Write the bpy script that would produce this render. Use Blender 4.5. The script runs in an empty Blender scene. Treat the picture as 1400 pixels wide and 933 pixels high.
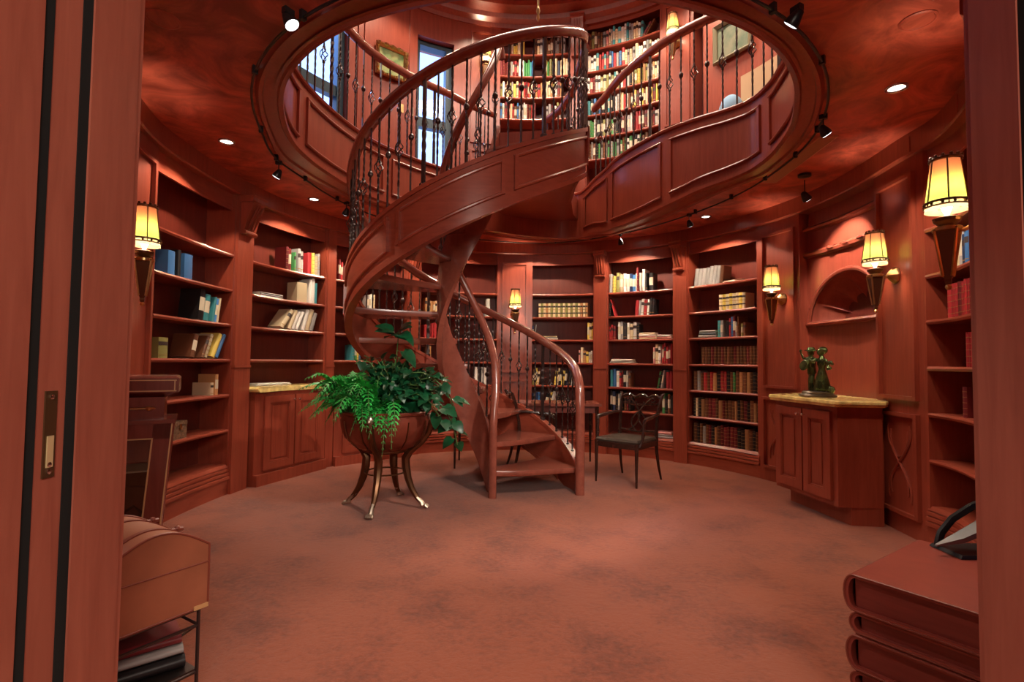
import bpy, bmesh, math, random
from math import sin, cos, pi, radians as rad, degrees as deg, sqrt, atan2, hypot
from mathutils import Vector, Matrix, Euler
random.seed(7)
SC = bpy.context.scene
COL = SC.collection

# ------------------------------------------------------------------ mesh collector
class MB:
    def __init__(s): s.v=[]; s.f=[]; s.m=[]
    def add(s, vs, fs, mi=0):
        o=len(s.v); s.v+= [tuple(p) for p in vs]
        for f in fs: s.f.append(tuple(i+o for i in f)); s.m.append(mi)
        return s
    def hexa(s, p, mi=0):   # 8 points: 4 bottom, 4 top
        return s.add(p, [(3,2,1,0),(4,5,6,7),(0,1,5,4),(1,2,6,5),(2,3,7,6),(3,0,4,7)], mi)
    def box(s, c, d, rz=0, mi=0, M=None):
        x,y,z=[k/2 for k in d]
        pts=[Vector(q) for q in [(-x,-y,-z),(x,-y,-z),(x,y,-z),(-x,y,-z),(-x,-y,z),(x,-y,z),(x,y,z),(-x,y,z)]]
        R=M if M is not None else Matrix.Rotation(rz,3,'Z')
        return s.hexa([R@p+Vector(c) for p in pts], mi)
    def grid(s, rows, mi=0, cu=False, cv=False):
        n=len(rows); k=len(rows[0]); vs=[p for r in rows for p in r]; fs=[]
        for i in range(n if cu else n-1):
            for j in range(k if cv else k-1):
                a=i*k+j; b=i*k+(j+1)%k; c=((i+1)%n)*k+(j+1)%k; d=((i+1)%n)*k+j
                fs.append((a,b,c,d))
        return s.add(vs,fs,mi)
    def loft(s, rings, mi=0, cap=True):   # closed rings joined and capped
        k=len(rings[0]); s_o=len(s.v)
        s.grid(rings,mi,False,True)
        if cap:
            s.f.append(tuple(s_o+j for j in range(k))[::-1]); s.m.append(mi)
            b=s_o+(len(rings)-1)*k
            s.f.append(tuple(b+j for j in range(k))); s.m.append(mi)
        return s
    def tube(s, pts, r, n=8, mi=0, twist=0, closed=False, flat=1.0):
        pts=[Vector(p) for p in pts]; N=len(pts)
        rr=r if isinstance(r,(list,tuple)) else [r]*N
        rings=[]; ref=None
        for i,p in enumerate(pts):
            if closed: t=pts[(i+1)%N]-pts[i-1]
            else: t=pts[min(i+1,N-1)]-pts[max(i-1,0)]
            if t.length<1e-9: t=Vector((0,0,1))
            t.normalize()
            if ref is None:
                ref=Vector((0,0,1)) if abs(t.z)<.9 else Vector((1,0,0))
            a=(ref-t*ref.dot(t)); 
            if a.length<1e-6: a=t.orthogonal()
            a.normalize(); b=t.cross(a); ref=a
            rings.append([p+ (a*cos(2*pi*j/n+twist*i)+b*sin(2*pi*j/n+twist*i)*flat)*rr[i] for j in range(n)])
        if closed: s.grid(rings,mi,True,True)
        else: s.loft(rings,mi)
        return s
    def lathe(s, prof, n=24, c=(0,0,0), mi=0, M=None):
        rows=[]
        for r,z in prof:
            row=[]
            for j in range(n):
                p=Vector((r*cos(2*pi*j/n),r*sin(2*pi*j/n),z))
                if M is not None: p=M@p
                row.append(p+Vector(c))
            rows.append(row)
        return s.loft(rows,mi)
    def prism(s, poly, z0, z1, mi=0):
        return s.loft([[(x,y,z0) for x,y in poly],[(x,y,z1) for x,y in poly]],mi)
    def ball(s, c, r, n=10, mi=0, sc=(1,1,1)):
        rows=[]
        for i in range(n//2+1):
            t=pi*i/(n//2); q=max(sin(t),.02)
            rows.append([(c[0]+r*sc[0]*q*cos(2*pi*j/n),c[1]+r*sc[1]*q*sin(2*pi*j/n),c[2]-r*sc[2]*cos(t)) for j in range(n)])
        return s.loft(rows,mi)
    def sweep(s, pts, prof, mi=0, closed=False):   # prof: (side,up) loop; side horizontal, up kept near vertical
        pts=[Vector(p) for p in pts]; N=len(pts); rings=[]; last=None
        for q0,q1 in zip(pts,pts[1:]):
            e=q1-q0; e.normalize()
            if hypot(e.x,e.y)>.15: last=Vector((e.y,-e.x,0)).normalized(); break
        for i,p in enumerate(pts):
            t=(pts[(i+1)%N]-pts[i-1]) if closed else (pts[min(i+1,N-1)]-pts[max(i-1,0)])
            t.normalize()
            h=Vector((t.y,-t.x,0))
            if h.length<.15 and last is not None: h=last-t*last.dot(t)
            h.normalize(); last=h
            u=h.cross(t)
            rings.append([p+h*a+u*b for a,b in prof])
        if closed: s.grid(rings,mi,True,True)
        else: s.loft(rings,mi)
        return s
    def build(s, name, mats, parent=None, smooth=True, ang=35, origin=None):
        me=bpy.data.meshes.new(name); 
        L=Vector(parent.location) if parent is not None else Vector((0,0,0))
        if parent is not None and parent.parent is not None: L=L+Vector(parent.parent.location)
        if parent is None and origin is None and s.v:
            xs=[p[0] for p in s.v]; ys=[p[1] for p in s.v]; zs=[p[2] for p in s.v]
            origin=((min(xs)+max(xs))/2,(min(ys)+max(ys))/2,min(zs))
        if parent is None: L=Vector(origin or (0,0,0))
        me.from_pydata([Vector(p)-L for p in s.v],[],s.f)
        if not isinstance(mats,(list,tuple)): mats=[mats]
        for m in mats: me.materials.append(m)
        me.polygons.foreach_set('material_index',s.m)
        bm=bmesh.new(); bm.from_mesh(me); bmesh.ops.recalc_face_normals(bm,faces=bm.faces); bm.to_mesh(me); bm.free()
        if smooth:
            me.polygons.foreach_set('use_smooth',[True]*len(me.polygons))
            me.set_sharp_from_angle(angle=rad(ang))
        me.update()
        o=bpy.data.objects.new(name,me); COL.objects.link(o)
        if parent is not None: o.parent=parent
        else: o.location=L
        return o

def tag(o,label,cat,group=None,kind=None):
    o['label']=label; o['category']=cat
    if group: o['group']=group
    if kind: o['kind']=kind
    return o
def thing(name,label,cat,loc=(0,0,0),group=None):
    o=bpy.data.objects.new(name,None); o.empty_display_size=.05; COL.objects.link(o); o.location=loc
    return tag(o,label,cat,group)
def struct(o):
    o['kind']='structure'; return o
def dup(o,loc=None,rz=None,label=None,scale=None):
    r=o.copy(); COL.objects.link(r)
    if loc is not None: r.location=loc
    if rz is not None: r.rotation_euler=(0,0,rz)
    if label: r['label']=label
    if scale: r.scale=scale
    for ch in list(o.children):
        c=ch.copy(); COL.objects.link(c); c.parent=r
        for g in list(ch.children):
            d=g.copy(); COL.objects.link(d); d.parent=c
    return r

# ------------------------------------------------------------------ materials
def new_mat(name):
    m=bpy.data.materials.new(name); m.use_nodes=True; nt=m.node_tree
    return m,nt,nt.nodes['Principled BSDF']
def mat(name,col,rough=.5,metal=0,coat=0,spec=.5,var=0,vscale=8,bump=0,emit=None,estr=0):
    m,nt,b=new_mat(name); N=nt.nodes; L=nt.links
    b.inputs['Base Color'].default_value=(*col,1); b.inputs['Roughness'].default_value=rough
    b.inputs['Metallic'].default_value=metal; b.inputs['Coat Weight'].default_value=coat
    b.inputs['Coat Roughness'].default_value=.15; b.inputs['Specular IOR Level'].default_value=spec
    if var or bump:
        tc=N.new('ShaderNodeTexCoord'); nz=N.new('ShaderNodeTexNoise'); nz.inputs['Scale'].default_value=vscale; nz.inputs['Detail'].default_value=5
        L.new(tc.outputs['Object'],nz.inputs['Vector'])
        if var:
            rp=N.new('ShaderNodeValToRGB'); e=rp.color_ramp.elements
            e[0].position=.3; e[1].position=.7
            e[0].color=(*[c*(1-var) for c in col],1); e[1].color=(*[min(1,c*(1+var)) for c in col],1)
            L.new(nz.outputs['Fac'],rp.inputs['Fac']); L.new(rp.outputs['Color'],b.inputs['Base Color'])
        if bump:
            bp=N.new('ShaderNodeBump'); bp.inputs['Strength'].default_value=bump; bp.inputs['Distance'].default_value=.01
            L.new(nz.outputs['Fac'],bp.inputs['Height']); L.new(bp.outputs['Normal'],b.inputs['Normal'])
    if emit:
        b.inputs['Emission Color'].default_value=(*emit,1); b.inputs['Emission Strength'].default_value=estr
    return m
def wood(name,a,c,rough=.33,stretch=(14,14,1.1),coat=.35):
    m,nt,b=new_mat(name); N=nt.nodes; L=nt.links
    tc=N.new('ShaderNodeTexCoord'); mp=N.new('ShaderNodeMapping'); mp.inputs['Scale'].default_value=stretch
    nz=N.new('ShaderNodeTexNoise'); nz.inputs['Scale'].default_value=2.2; nz.inputs['Detail'].default_value=7; nz.inputs['Roughness'].default_value=.62; nz.inputs['Distortion'].default_value=.6
    n2=N.new('ShaderNodeTexNoise'); n2.inputs['Scale'].default_value=1.3; n2.inputs['Detail'].default_value=3
    ad=N.new('ShaderNodeMath'); ad.operation='MULTIPLY_ADD'; ad.inputs[1].default_value=.45
    rp=N.new('ShaderNodeValToRGB'); e=rp.color_ramp.elements; e[0].position=.42; e[1].position=.95
    e[0].color=(*a,1); e[1].color=(*c,1)
    L.new(tc.outputs['Object'],mp.inputs['Vector']); L.new(mp.outputs['Vector'],nz.inputs['Vector']); L.new(tc.outputs['Object'],n2.inputs['Vector'])
    L.new(n2.outputs['Fac'],ad.inputs[0]); L.new(nz.outputs['Fac'],ad.inputs[2]); L.new(ad.outputs[0],rp.inputs['Fac'])
    L.new(rp.outputs['Color'],b.inputs['Base Color'])
    b.inputs['Roughness'].default_value=rough; b.inputs['Coat Weight'].default_value=coat; b.inputs['Coat Roughness'].default_value=.22
    bp=N.new('ShaderNodeBump'); bp.inputs['Strength'].default_value=.04; bp.inputs['Distance'].default_value=.01
    L.new(nz.outputs['Fac'],bp.inputs['Height']); L.new(bp.outputs['Normal'],b.inputs['Normal'])
    return m
W =wood('mahogany',(.22,.035,.018),(.34,.066,.035))
WD=wood('mahogany_shaded',(.12,.017,.010),(.19,.031,.018),rough=.45,coat=.1)  # darker mahogany copy, shelf recess shade put into the colour
WS=wood('mahogany_satin',(.30,.050,.027),(.42,.085,.045),rough=.6,coat=0)
WH=wood('mahogany_along',(.23,.038,.020),(.36,.072,.038),stretch=(2.5,2.5,14))
WR=wood('handrail_wood',(.20,.050,.032),(.31,.088,.058),rough=.25,stretch=(5,5,5),coat=.6)
WJ=wood('door_jamb_wood',(.26,.062,.038),(.38,.108,.068),rough=.5,coat=.1)
IRON=mat('wrought_iron',(.10,.078,.075),.34,.85)
BRASS=mat('aged_brass',(.62,.42,.18),.28,1,var=.2,vscale=20)
BRONZE=mat('dark_bronze',(.16,.085,.045),.3,.9)
CHROME=mat('chrome',(.75,.72,.7),.2,1)
BLACK=mat('black_enamel',(.012,.011,.012),.35)
GREYM=mat('grey_metal',(.22,.22,.23),.4,.7)
EBON=mat('dark_lacquer_wood',(.035,.014,.010),.25,coat=.5,var=.3,vscale=12)
LEATH=mat('black_leather',(.05,.035,.025),.4,bump=.2,vscale=60)
STONE=mat('yellow_marble',(.84,.60,.22),.2,coat=.3,var=.32,vscale=14)
PAGE=mat('book_pages',(.78,.68,.50),.8)
GOLD=mat('gilt_band',(.42,.25,.09),.4,.5)
TRUNKM=mat('tan_leather',(.36,.12,.062),.5,var=.18,vscale=5,bump=.1)
TRIML=mat('oxblood_leather_trim',(.22,.05,.03),.45)
TBL=wood('oxblood_book_table',(.20,.032,.022),(.30,.055,.036),rough=.35,stretch=(3,3,3),coat=.3)
TBLE=wood('oxblood_book_edges',(.15,.022,.016),(.22,.038,.026),rough=.4,stretch=(2,2,30),coat=.2)
INLAY=mat('inlay_stringing',(.62,.36,.16),.4)
DARKW=wood('cabinet_mahogany',(.14,.026,.018),(.23,.050,.032),rough=.25,coat=.6)
PAINTG=mat('brown_metal_vent',(.62,.36,.21),.55)
POTM=mat('hammered_copper',(.20,.045,.026),.34,.3,var=.25,vscale=9,bump=.15)
LEAFD=mat('dark_ivy_leaf',(.005,.066,.024),.35,var=.6,vscale=5)
LEAFL=mat('fern_frond',(.025,.36,.055),.45,var=.5,vscale=6)
STEM=mat('plant_stem',(.10,.22,.06),.6)
PAW=mat('pewter_gilt',(.50,.42,.33),.35,.9)
SOIL=mat('soil',(.03,.018,.012),.9)
STAT=mat('verdigris_bronze',(.085,.12,.045),.24,.7,var=.85,vscale=16)
STATB=mat('bronze_base',(.10,.07,.05),.35,.7)
PLASTIC=mat('ivory_plastic',(.70,.62,.48),.4)
CUSH=mat('blue_cushion',(.25,.42,.62),.8)
BEIGE=mat('beige_upholstery',(.52,.34,.20),.8)

def carpet():
    m,nt,b=new_mat('rust_carpet'); N=nt.nodes; L=nt.links
    tc=N.new('ShaderNodeTexCoord'); n1=N.new('ShaderNodeTexNoise'); n1.inputs['Scale'].default_value=2.2; n1.inputs['Detail'].default_value=6; n1.inputs['Roughness'].default_value=.6
    n2=N.new('ShaderNodeTexNoise'); n2.inputs['Scale'].default_value=32; n2.inputs['Detail'].default_value=8; n2.inputs['Roughness'].default_value=.8
    mx=N.new('ShaderNodeMath'); mx.operation='MULTIPLY_ADD'; mx.inputs[1].default_value=.9
    rp=N.new('ShaderNodeValToRGB'); e=rp.color_ramp.elements; e[0].position=.68; e[1].position=1.2
    e[0].color=(.10,.018,.007,1); e[1].color=(.25,.058,.024,1)
    L.new(tc.outputs['Object'],n1.inputs['Vector']); L.new(tc.outputs['Object'],n2.inputs['Vector'])
    L.new(n2.outputs['Fac'],mx.inputs[0]); L.new(n1.outputs['Fac'],mx.inputs[2]); L.new(mx.outputs[0],rp.inputs['Fac']); L.new(rp.outputs['Color'],b.inputs['Base Color'])
    b.inputs['Roughness'].default_value=.95; b.inputs['Specular IOR Level'].default_value=.1
    b.inputs['Sheen Weight'].default_value=.25
    bp=N.new('ShaderNodeBump'); bp.inputs['Strength'].default_value=.5; bp.inputs['Distance'].default_value=.01
    L.new(n2.outputs['Fac'],bp.inputs['Height']); L.new(bp.outputs['Normal'],b.inputs['Normal'])
    return m
CARPET=carpet()
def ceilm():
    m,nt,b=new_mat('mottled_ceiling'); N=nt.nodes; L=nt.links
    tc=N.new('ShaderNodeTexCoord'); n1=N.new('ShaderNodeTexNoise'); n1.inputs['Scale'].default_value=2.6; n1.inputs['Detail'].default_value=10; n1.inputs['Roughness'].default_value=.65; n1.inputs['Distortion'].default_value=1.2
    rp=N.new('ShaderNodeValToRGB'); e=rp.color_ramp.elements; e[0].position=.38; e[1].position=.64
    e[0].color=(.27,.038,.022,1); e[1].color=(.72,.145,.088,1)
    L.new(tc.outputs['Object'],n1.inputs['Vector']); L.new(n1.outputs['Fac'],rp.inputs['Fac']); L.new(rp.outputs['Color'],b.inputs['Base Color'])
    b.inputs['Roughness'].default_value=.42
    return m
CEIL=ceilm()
def glassm(name,tint=(1,1,1),refl=.12):
    m=bpy.data.materials.new(name); m.use_nodes=True; nt=m.node_tree; N=nt.nodes; L=nt.links
    N.remove(N['Principled BSDF']); t=N.new('ShaderNodeBsdfTransparent'); t.inputs[0].default_value=(*tint,1)
    g=N.new('ShaderNodeBsdfGlossy'); g.inputs['Roughness'].default_value=.03; mx=N.new('ShaderNodeMixShader'); mx.inputs[0].default_value=refl
    L.new(t.outputs[0],mx.inputs[1]); L.new(g.outputs[0],mx.inputs[2]); L.new(mx.outputs[0],N['Material Output'].inputs['Surface'])
    return m
GLASS=glassm('clear_glass',(.93,.97,1),.06); CGLASS=glassm('cabinet_glass',(.9,.88,.85),.15)
def lamp_mat(name,col,s):
    m=bpy.data.materials.new(name); m.use_nodes=True; nt=m.node_tree; N=nt.nodes
    N.remove(N['Principled BSDF']); e=N.new('ShaderNodeEmission'); e.inputs[0].default_value=(*col,1); e.inputs[1].default_value=s
    nt.links.new(e.outputs[0],N['Material Output'].inputs['Surface']); return m
BULB=lamp_mat('lit_lamp_glass',(1,.93,.80),5)
SPOTB=lamp_mat('lit_spot_lens',(.95,.97,1),3)
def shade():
    m=bpy.data.materials.new('glow_graded_shade'); m.use_nodes=True; nt=m.node_tree; N=nt.nodes; L=nt.links
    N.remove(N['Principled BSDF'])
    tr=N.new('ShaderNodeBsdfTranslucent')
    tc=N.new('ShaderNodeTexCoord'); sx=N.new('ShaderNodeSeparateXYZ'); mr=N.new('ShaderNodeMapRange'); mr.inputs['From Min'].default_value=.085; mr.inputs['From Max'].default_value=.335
    rp=N.new('ShaderNodeValToRGB'); cr=rp.color_ramp  # height ramp: the bulb's glow pattern painted into the shade colour
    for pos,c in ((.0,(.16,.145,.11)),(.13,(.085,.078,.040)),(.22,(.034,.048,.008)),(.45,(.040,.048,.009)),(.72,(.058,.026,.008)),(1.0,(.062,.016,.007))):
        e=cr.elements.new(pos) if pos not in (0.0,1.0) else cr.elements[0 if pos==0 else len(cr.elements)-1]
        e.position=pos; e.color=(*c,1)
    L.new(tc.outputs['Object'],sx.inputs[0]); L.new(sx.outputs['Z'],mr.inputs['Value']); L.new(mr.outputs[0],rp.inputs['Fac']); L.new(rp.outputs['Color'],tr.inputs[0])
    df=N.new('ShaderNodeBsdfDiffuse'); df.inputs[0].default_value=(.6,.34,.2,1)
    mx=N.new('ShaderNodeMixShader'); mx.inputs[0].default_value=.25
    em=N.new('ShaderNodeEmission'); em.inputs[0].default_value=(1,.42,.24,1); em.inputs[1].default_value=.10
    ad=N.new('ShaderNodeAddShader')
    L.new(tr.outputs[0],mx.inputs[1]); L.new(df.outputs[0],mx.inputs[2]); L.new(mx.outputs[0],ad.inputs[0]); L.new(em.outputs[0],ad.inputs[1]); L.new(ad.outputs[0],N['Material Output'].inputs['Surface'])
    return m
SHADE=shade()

# ------------------------------------------------------------------ room geometry
def interp(tab,x,per=False):
    xs=[t[0] for t in tab]; n=len(tab)
    for i in range(n-1):
        if xs[i]<=x<=xs[i+1]:
            y0=tab[max(i-1,0)][1]; y1=tab[i][1]; y2=tab[i+1][1]; y3=tab[min(i+2,n-1)][1]
            x0=xs[max(i-1,0)]; x1=xs[i]; x2=xs[i+1]; x3=xs[min(i+2,n-1)]
            h=x2-x1; t=(x-x1)/h
            m1=(y2-y0)/(x2-x0) if x2>x0 else 0; m2=(y3-y1)/(x3-x1) if x3>x1 else 0
            return ((2*t**3-3*t*t+1)*y1+(t**3-2*t*t+t)*h*m1+(-2*t**3+3*t*t)*y2+(t**3-t*t)*h*m2)
    return tab[0][1] if x<xs[0] else tab[-1][1]
RWT=[(-180,3.0),(-125,3.0),(-115,2.97),(-107,2.93),(-100,2.87),(-90,2.82),(-80,2.81),(80,2.81),(98,2.82),(106,2.86),(112,2.95),(119,2.98),(126,3.0),(180,3.0)]
def Rw(phi): return interp(RWT,phi)
RU=3.05
def PP(phi,dr,z,base=Rw):
    r=base(phi)+dr; a=rad(phi); return Vector((r*sin(a),r*cos(a),z))
RUf=lambda p: RU
def nseg(p0,p1,step=2.5): return max(1,int(abs(p1-p0)/step+.999))
def pbox(mb,p0,p1,d0,d1,z0,z1,base=Rw,step=2.5,mi=0):
    n=nseg(p0,p1,step); rings=[]
    f=lambda q,ph: q(ph) if callable(q) else q
    for i in range(n+1):
        ph=p0+(p1-p0)*i/n
        a0,a1,b0,b1=f(d0,ph),f(d1,ph),f(z0,ph),f(z1,ph)
        rings.append([PP(ph,a0,b0,base),PP(ph,a1,b0,base),PP(ph,a1,b1,base),PP(ph,a0,b1,base)])
    return mb.loft(rings,mi)
def pprof(mb,p0,p1,prof,base=Rw,step=2.5,mi=0):
    n=nseg(p0,p1,step)
    return mb.loft([[PP(p0+(p1-p0)*i/n,d,z,base) for d,z in prof] for i in range(n+1)],mi)
def dphi(w,phi,base=Rw): return deg(w/base(phi))
def frame(mb,p0,p1,z0,z1,d,w=.028,t=.028,base=Rw,mi=0):   # raised moulding frame on a curved wall; d = face offset, moulding stands t in front
    a=dphi(w,(p0+p1)/2,base)
    pbox(mb,p0,p1,d-t,d+.004,z1-w,z1,base,mi=mi); pbox(mb,p0,p1,d-t,d+.004,z0,z0+w,base,mi=mi)
    pbox(mb,p0,p0+a,d-t,d+.004,z0+w,z1-w,base,mi=mi); pbox(mb,p1-a,p1,d-t,d+.004,z0+w,z1-w,base,mi=mi)

HC=2.96
# hole in the ceiling (fascia line of the gallery)
FT=[(-180,2.32),(-165,2.32),(-150,2.30),(-135,2.22),(-120,2.10),(-108,2.02),(-100,1.95),(-91,1.88),(-79,1.82),(-68,1.80),(-51,1.76),(-33,1.79),(-20,1.95),(-8,2.12),(5,2.32),(12,2.42),(17.6,2.36),(22,2.10),(25.6,1.91),(31.6,1.71),(38,1.53),(44.5,1.42),(53,1.345),(61.6,1.32),(70,1.335),(77,1.39),(82,1.465),(86.5,1.56),(92,1.74),(96.5,1.87),(104,1.95),(112,2.0),(120,2.06),(128,2.11),(138.5,2.2),(150,2.28),(165,2.32),(180,2.32)]
def FR(phi): return interp(FT,phi)
ZBT=[(-180,2.93),(15,2.93),(22,2.90),(32,2.80),(45,2.75),(62,2.75),(78,2.80),(90,2.88),(100,2.93),(180,2.93)]
def ZB(phi): return interp(ZBT,phi)
ZT=3.55; ZG=3.45
RT=[(-180,2.55),(-149,2.45),(-134.6,2.37),(-113,2.22),(-99.5,2.2),(-86,2.13),(-67,2.17),(-40,2.3),(-15,2.5),(9,2.6),(31,2.35),(58,2.12),(90,2.08),(116,2.2),(140,2.35),(153,2.43),(180,2.55)]
def RR(phi): return interp(RT,phi)

# floor
mb=MB(); N=72
mb.add([(-3.6,-8,0),(3.6,-8,0),(3.6,3.6,0),(-3.6,3.6,0),(-3.6,-8,-.1),(3.6,-8,-.1),(3.6,3.6,-.1),(-3.6,3.6,-.1)],[(0,1,2,3),(7,6,5,4),(0,4,5,1),(1,5,6,2),(2,6,7,3),(3,7,4,0)])
struct(mb.build('floor',CARPET,smooth=False,origin=(0,0,0)))

# ceiling with the shaped opening, and the gallery floor above it
mb=MB(); M=180
def ringrows(z,fn_in,fn_out): return [[PP(-180+360*i/M,0,z(-180+360*i/M) if callable(z) else z,fn_in) for i in range(M)],[PP(-180+360*i/M,0,z if not callable(z) else HC,fn_out) for i in range(M)]]
mb.grid(ringrows(HC,lambda p:FR(p)+.03,lambda p:4.3),cv=True)
mb.grid(ringrows(3.1,lambda p:FR(p)+.03,lambda p:4.3),cv=True)
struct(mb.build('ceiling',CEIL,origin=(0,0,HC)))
mb=MB()
mb.grid(ringrows(ZG,lambda p:FR(p)+.03,lambda p:3.5),cv=True); mb.grid(ringrows(3.2,lambda p:FR(p)+.03,lambda p:3.5),cv=True)
o=struct(mb.build('floor_gallery',CARPET,origin=(0,0,3.4)))
# painted ring round the opening
mb=MB()
def ringw(p): return min(.22,max(.06,RR(p)-FR(p)-.04))
rows=[]
for i in range(M):
    p=-180+360*i/M; w=ringw(p); b=ZB(p)
    rows.append([PP(p,d,z,FR) for d,z in [(-.03,b+.03),(-.03,b),(.0,b-.012),(.02,b+.01),(w*.75,b+.012),(w*.8,b-.004),(w,b-.004),(w+.02,b+.02),(w+.02,HC+.02)]])
mb.grid(rows,cu=True)
struct(mb.build('trim_1',W,origin=(0,0,2.9)))
# fascia
mb=MB(); rows=[]
for i in range(M):
    p=-180+360*i/M; b=ZB(p)
    rows.append([PP(p,d,z,FR) for d,z in [(.03,b),(-.0,b),(.0,b+.05),(0,ZT-.035),(-.022,ZT-.03),(-.028,ZT-.012),(-.018,ZT),(.075,ZT),(.075,ZG)]])
mb.grid(rows,cu=True)
for a,b in [(-176,-142),(-138,-105),(-101,-62),(-58.5,-22),(19,33.5),(37,71.5),(75.5,100),(104,138),(142,176)]:
    w=dphi(.028,(a+b)/2,FR)
    zt=ZT-.11; 
    mb.tube([PP(a+(b-a)*i/30,-.008,zt-.014,FR) for i in range(31)],.015,8); mb.tube([PP(a+(b-a)*i/30,-.008,ZB(a+(b-a)*i/30)+.114,FR) for i in range(31)],.015,8)
    pbox(mb,a,a+w,-.02,.004,lambda q:ZB(q)+.12,zt-.02,FR,step=.8); pbox(mb,b-w,b,-.02,.004,lambda q:ZB(q)+.12,zt-.02,FR,step=.8)
struct(mb.build('trim_2',W,origin=(0,0,3.2)))

# outer drum walls
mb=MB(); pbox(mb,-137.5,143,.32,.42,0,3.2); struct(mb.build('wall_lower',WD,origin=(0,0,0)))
# frieze and cornice over the bookcases
mb=MB()
pprof(mb,-137.5,143,[(.30,2.80),(-.035,2.80),(-.045,2.812),(-.045,HC+.01),(.30,HC+.01)])
for p in range(-132,140,12):   # board joints
    pbox(mb,p-.12,p+.12,-.049,-.040,2.815,2.93)
struct(mb.build('trim_3',W,origin=(0,0,2.8)))

# ------------------------------------------------------------------ bookcases
SH=[2.23,1.90,1.577,1.25,.925,.60]
def bookcase(name,label,p0,p1,shelves,zpl=.277,z0=0,ztop=2.65,zv=2.82,base=Rw,depth=.28,bottom='plinth'):
    pm=(p0+p1)/2
    t=thing(name,label,'bookcase',PP(pm,.1,z0,base))
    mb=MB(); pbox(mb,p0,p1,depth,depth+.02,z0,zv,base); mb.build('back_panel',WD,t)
    e=dphi(.018,pm,base)
    for a,b in ((p0-e*.2,p0+e),(p1-e,p1+e*.2)):
        mb=MB(); pbox(mb,a,b,.0,depth,z0,zv,base); mb.build('side_panel',W,t)
    for z in shelves:
        mb=MB()
        pprof(mb,p0+e,p1-e,[(.002,z-.03),(-.004,z-.015),(.002,z),(depth,z),(depth,z-.03)],base); mb.build('shelf',WH,t)
    if bottom=='plinth':
        z=z0
        mb=MB()
        pprof(mb,p0,p1,[(depth,z),(.0,z),(.0,z+.135),(-.018,z+.14),(-.018,z+.165),(.004,z+.172),(-.012,z+.178),(-.012,z+.20),(.006,z+.207),(-.008,z+.213),(-.008,z+.236),(.01,z+.243),(-.004,z+.248),(.01,z+zpl-z0),(depth,z+zpl-z0)] if z0==0 else
              [(depth,z),(0,z),(0,z+zpl-.04),(-.012,z+zpl-.03),(-.012,z+zpl),(depth,z+zpl)],base)
        mb.build('plinth',WH,t)
    mb=MB(); pprof(mb,p0,p1,[(.05,ztop),(.03,ztop),(.03,zv),(.05,zv)],base); mb.build('valance',WH,t)
    return t
BAYS={}
def bay(key,name,label,p0,p1,shelves,desc,**k):
    BAYS[key]=dict(p0=p0,p1=p1,desc=desc,base=k.get('base',Rw))
    return bookcase(name,label,p0,p1,shelves,**k)
bay('A','bookcase','open mahogany bookcase at far left between tapered cabinet and counter bay',-107,-85.3,SH,'far left bay')
bay('B','bookcase','mahogany bookcase bay standing over stone counter at left, just right of corbel',-80.5,-58.2,SH[:4],'left counter bay',bottom=None,z0=.96)
bay('C','bookcase','mahogany bookcase bay over stone counter, partly behind staircase stringer and plant',-55.9,-34.2,SH[:4],'bay behind plant',bottom=None,z0=.96)
bay('D','bookcase','mahogany bookcase directly behind the spiral stair treads',-31,-7.9,SH,'bay behind stair')
bay('E','bookcase','mahogany bookcase just right of the wall sconce behind the lower handrail',1.7,20.2,SH,'bay behind handrail')
bay('F','bookcase','mahogany bookcase behind the dark armchair, between two corbels',23.8,42.8,SH,'bay behind armchair')
bay('G','bookcase','mahogany bookcase full of leather volumes, just left of niche panel',46.5,65.8,SH,'bay left of niche')
bay('H','bookcase','mahogany bookcase at right edge beside doorway with red volumes',108.6,131,SH,'right edge bay')

# pilasters
def corbel(t,pm,w,z0,z1,base,d=-.03):
    mb=MB(); h=dphi(w,pm,base)/2
    pprof(mb,pm-h,pm+h,[(.02,z0),(d-.045,z0),(d-.055,z0+.012),(d-.055,z0+.028),(d-.035,z0+.04),(d-.05,z0+.10),(d-.085,z0+.20),(d-.115,z1-.10),(d-.125,z1-.06),(d-.10,z1-.055),(.02,z1-.055)],base,step=9)
    h2=h*1.25
    pprof(mb,pm-h2,pm+h2,[(.02,z1-.06),(d-.12,z1-.06),(d-.135,z1-.045),(d-.135,z1-.015),(d-.15,z1),(.02,z1)],base,step=9)
    # carved leaf scroll on the face
    for k in (-1,0,1):
        pts=[PP(pm+k*h*.45,d-.045-.1*u,z0+.05+(z1-z0-.14)*u,base) for u in [i/8 for i in range(9)]]
        mb.tube(pts,[.006+.008*sin(pi*i/8) for i in range(9)],6)
    mb.build('corbel',W,t)
def pilaster(label,p0,p1,base=Rw,z0=0,z1=2.82,corb=True,cz=(2.44,2.80),group=None):
    pm=(p0+p1)/2
    t=thing('pilaster',label,'pilaster',PP(pm,0,z0,base))
    mb=MB(); pbox(mb,p0,p1,-.03,.3,z0,z1,base,step=4)
    mb.build('shaft',W,t)
    mb=MB(); pbox(mb,p0-.1,p1+.1,-.038,.0,z0+1.17,z0+1.19,base,step=4); mb.build('astragal',WH,t)
    if corb: corbel(t,pm,.78*rad(p1-p0)*base(pm),cz[0],cz[1],base)
    return t
pilaster('mahogany pilaster with scrolled corbel between far left bookcase and stone counter',-85.3,-80.5)
pilaster('plain narrow mahogany divider between two counter bays at left',-58.2,-55.9,corb=False)
pilaster('mahogany pilaster with corbel seen between the spiral stair treads',-34.2,-31)
pilaster('mahogany pilaster with corbel just left of the bookcase behind armchair',20.2,23.8)
pilaster('mahogany pilaster with corbel just right of the bookcase behind armchair',42.8,46.5)

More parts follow.
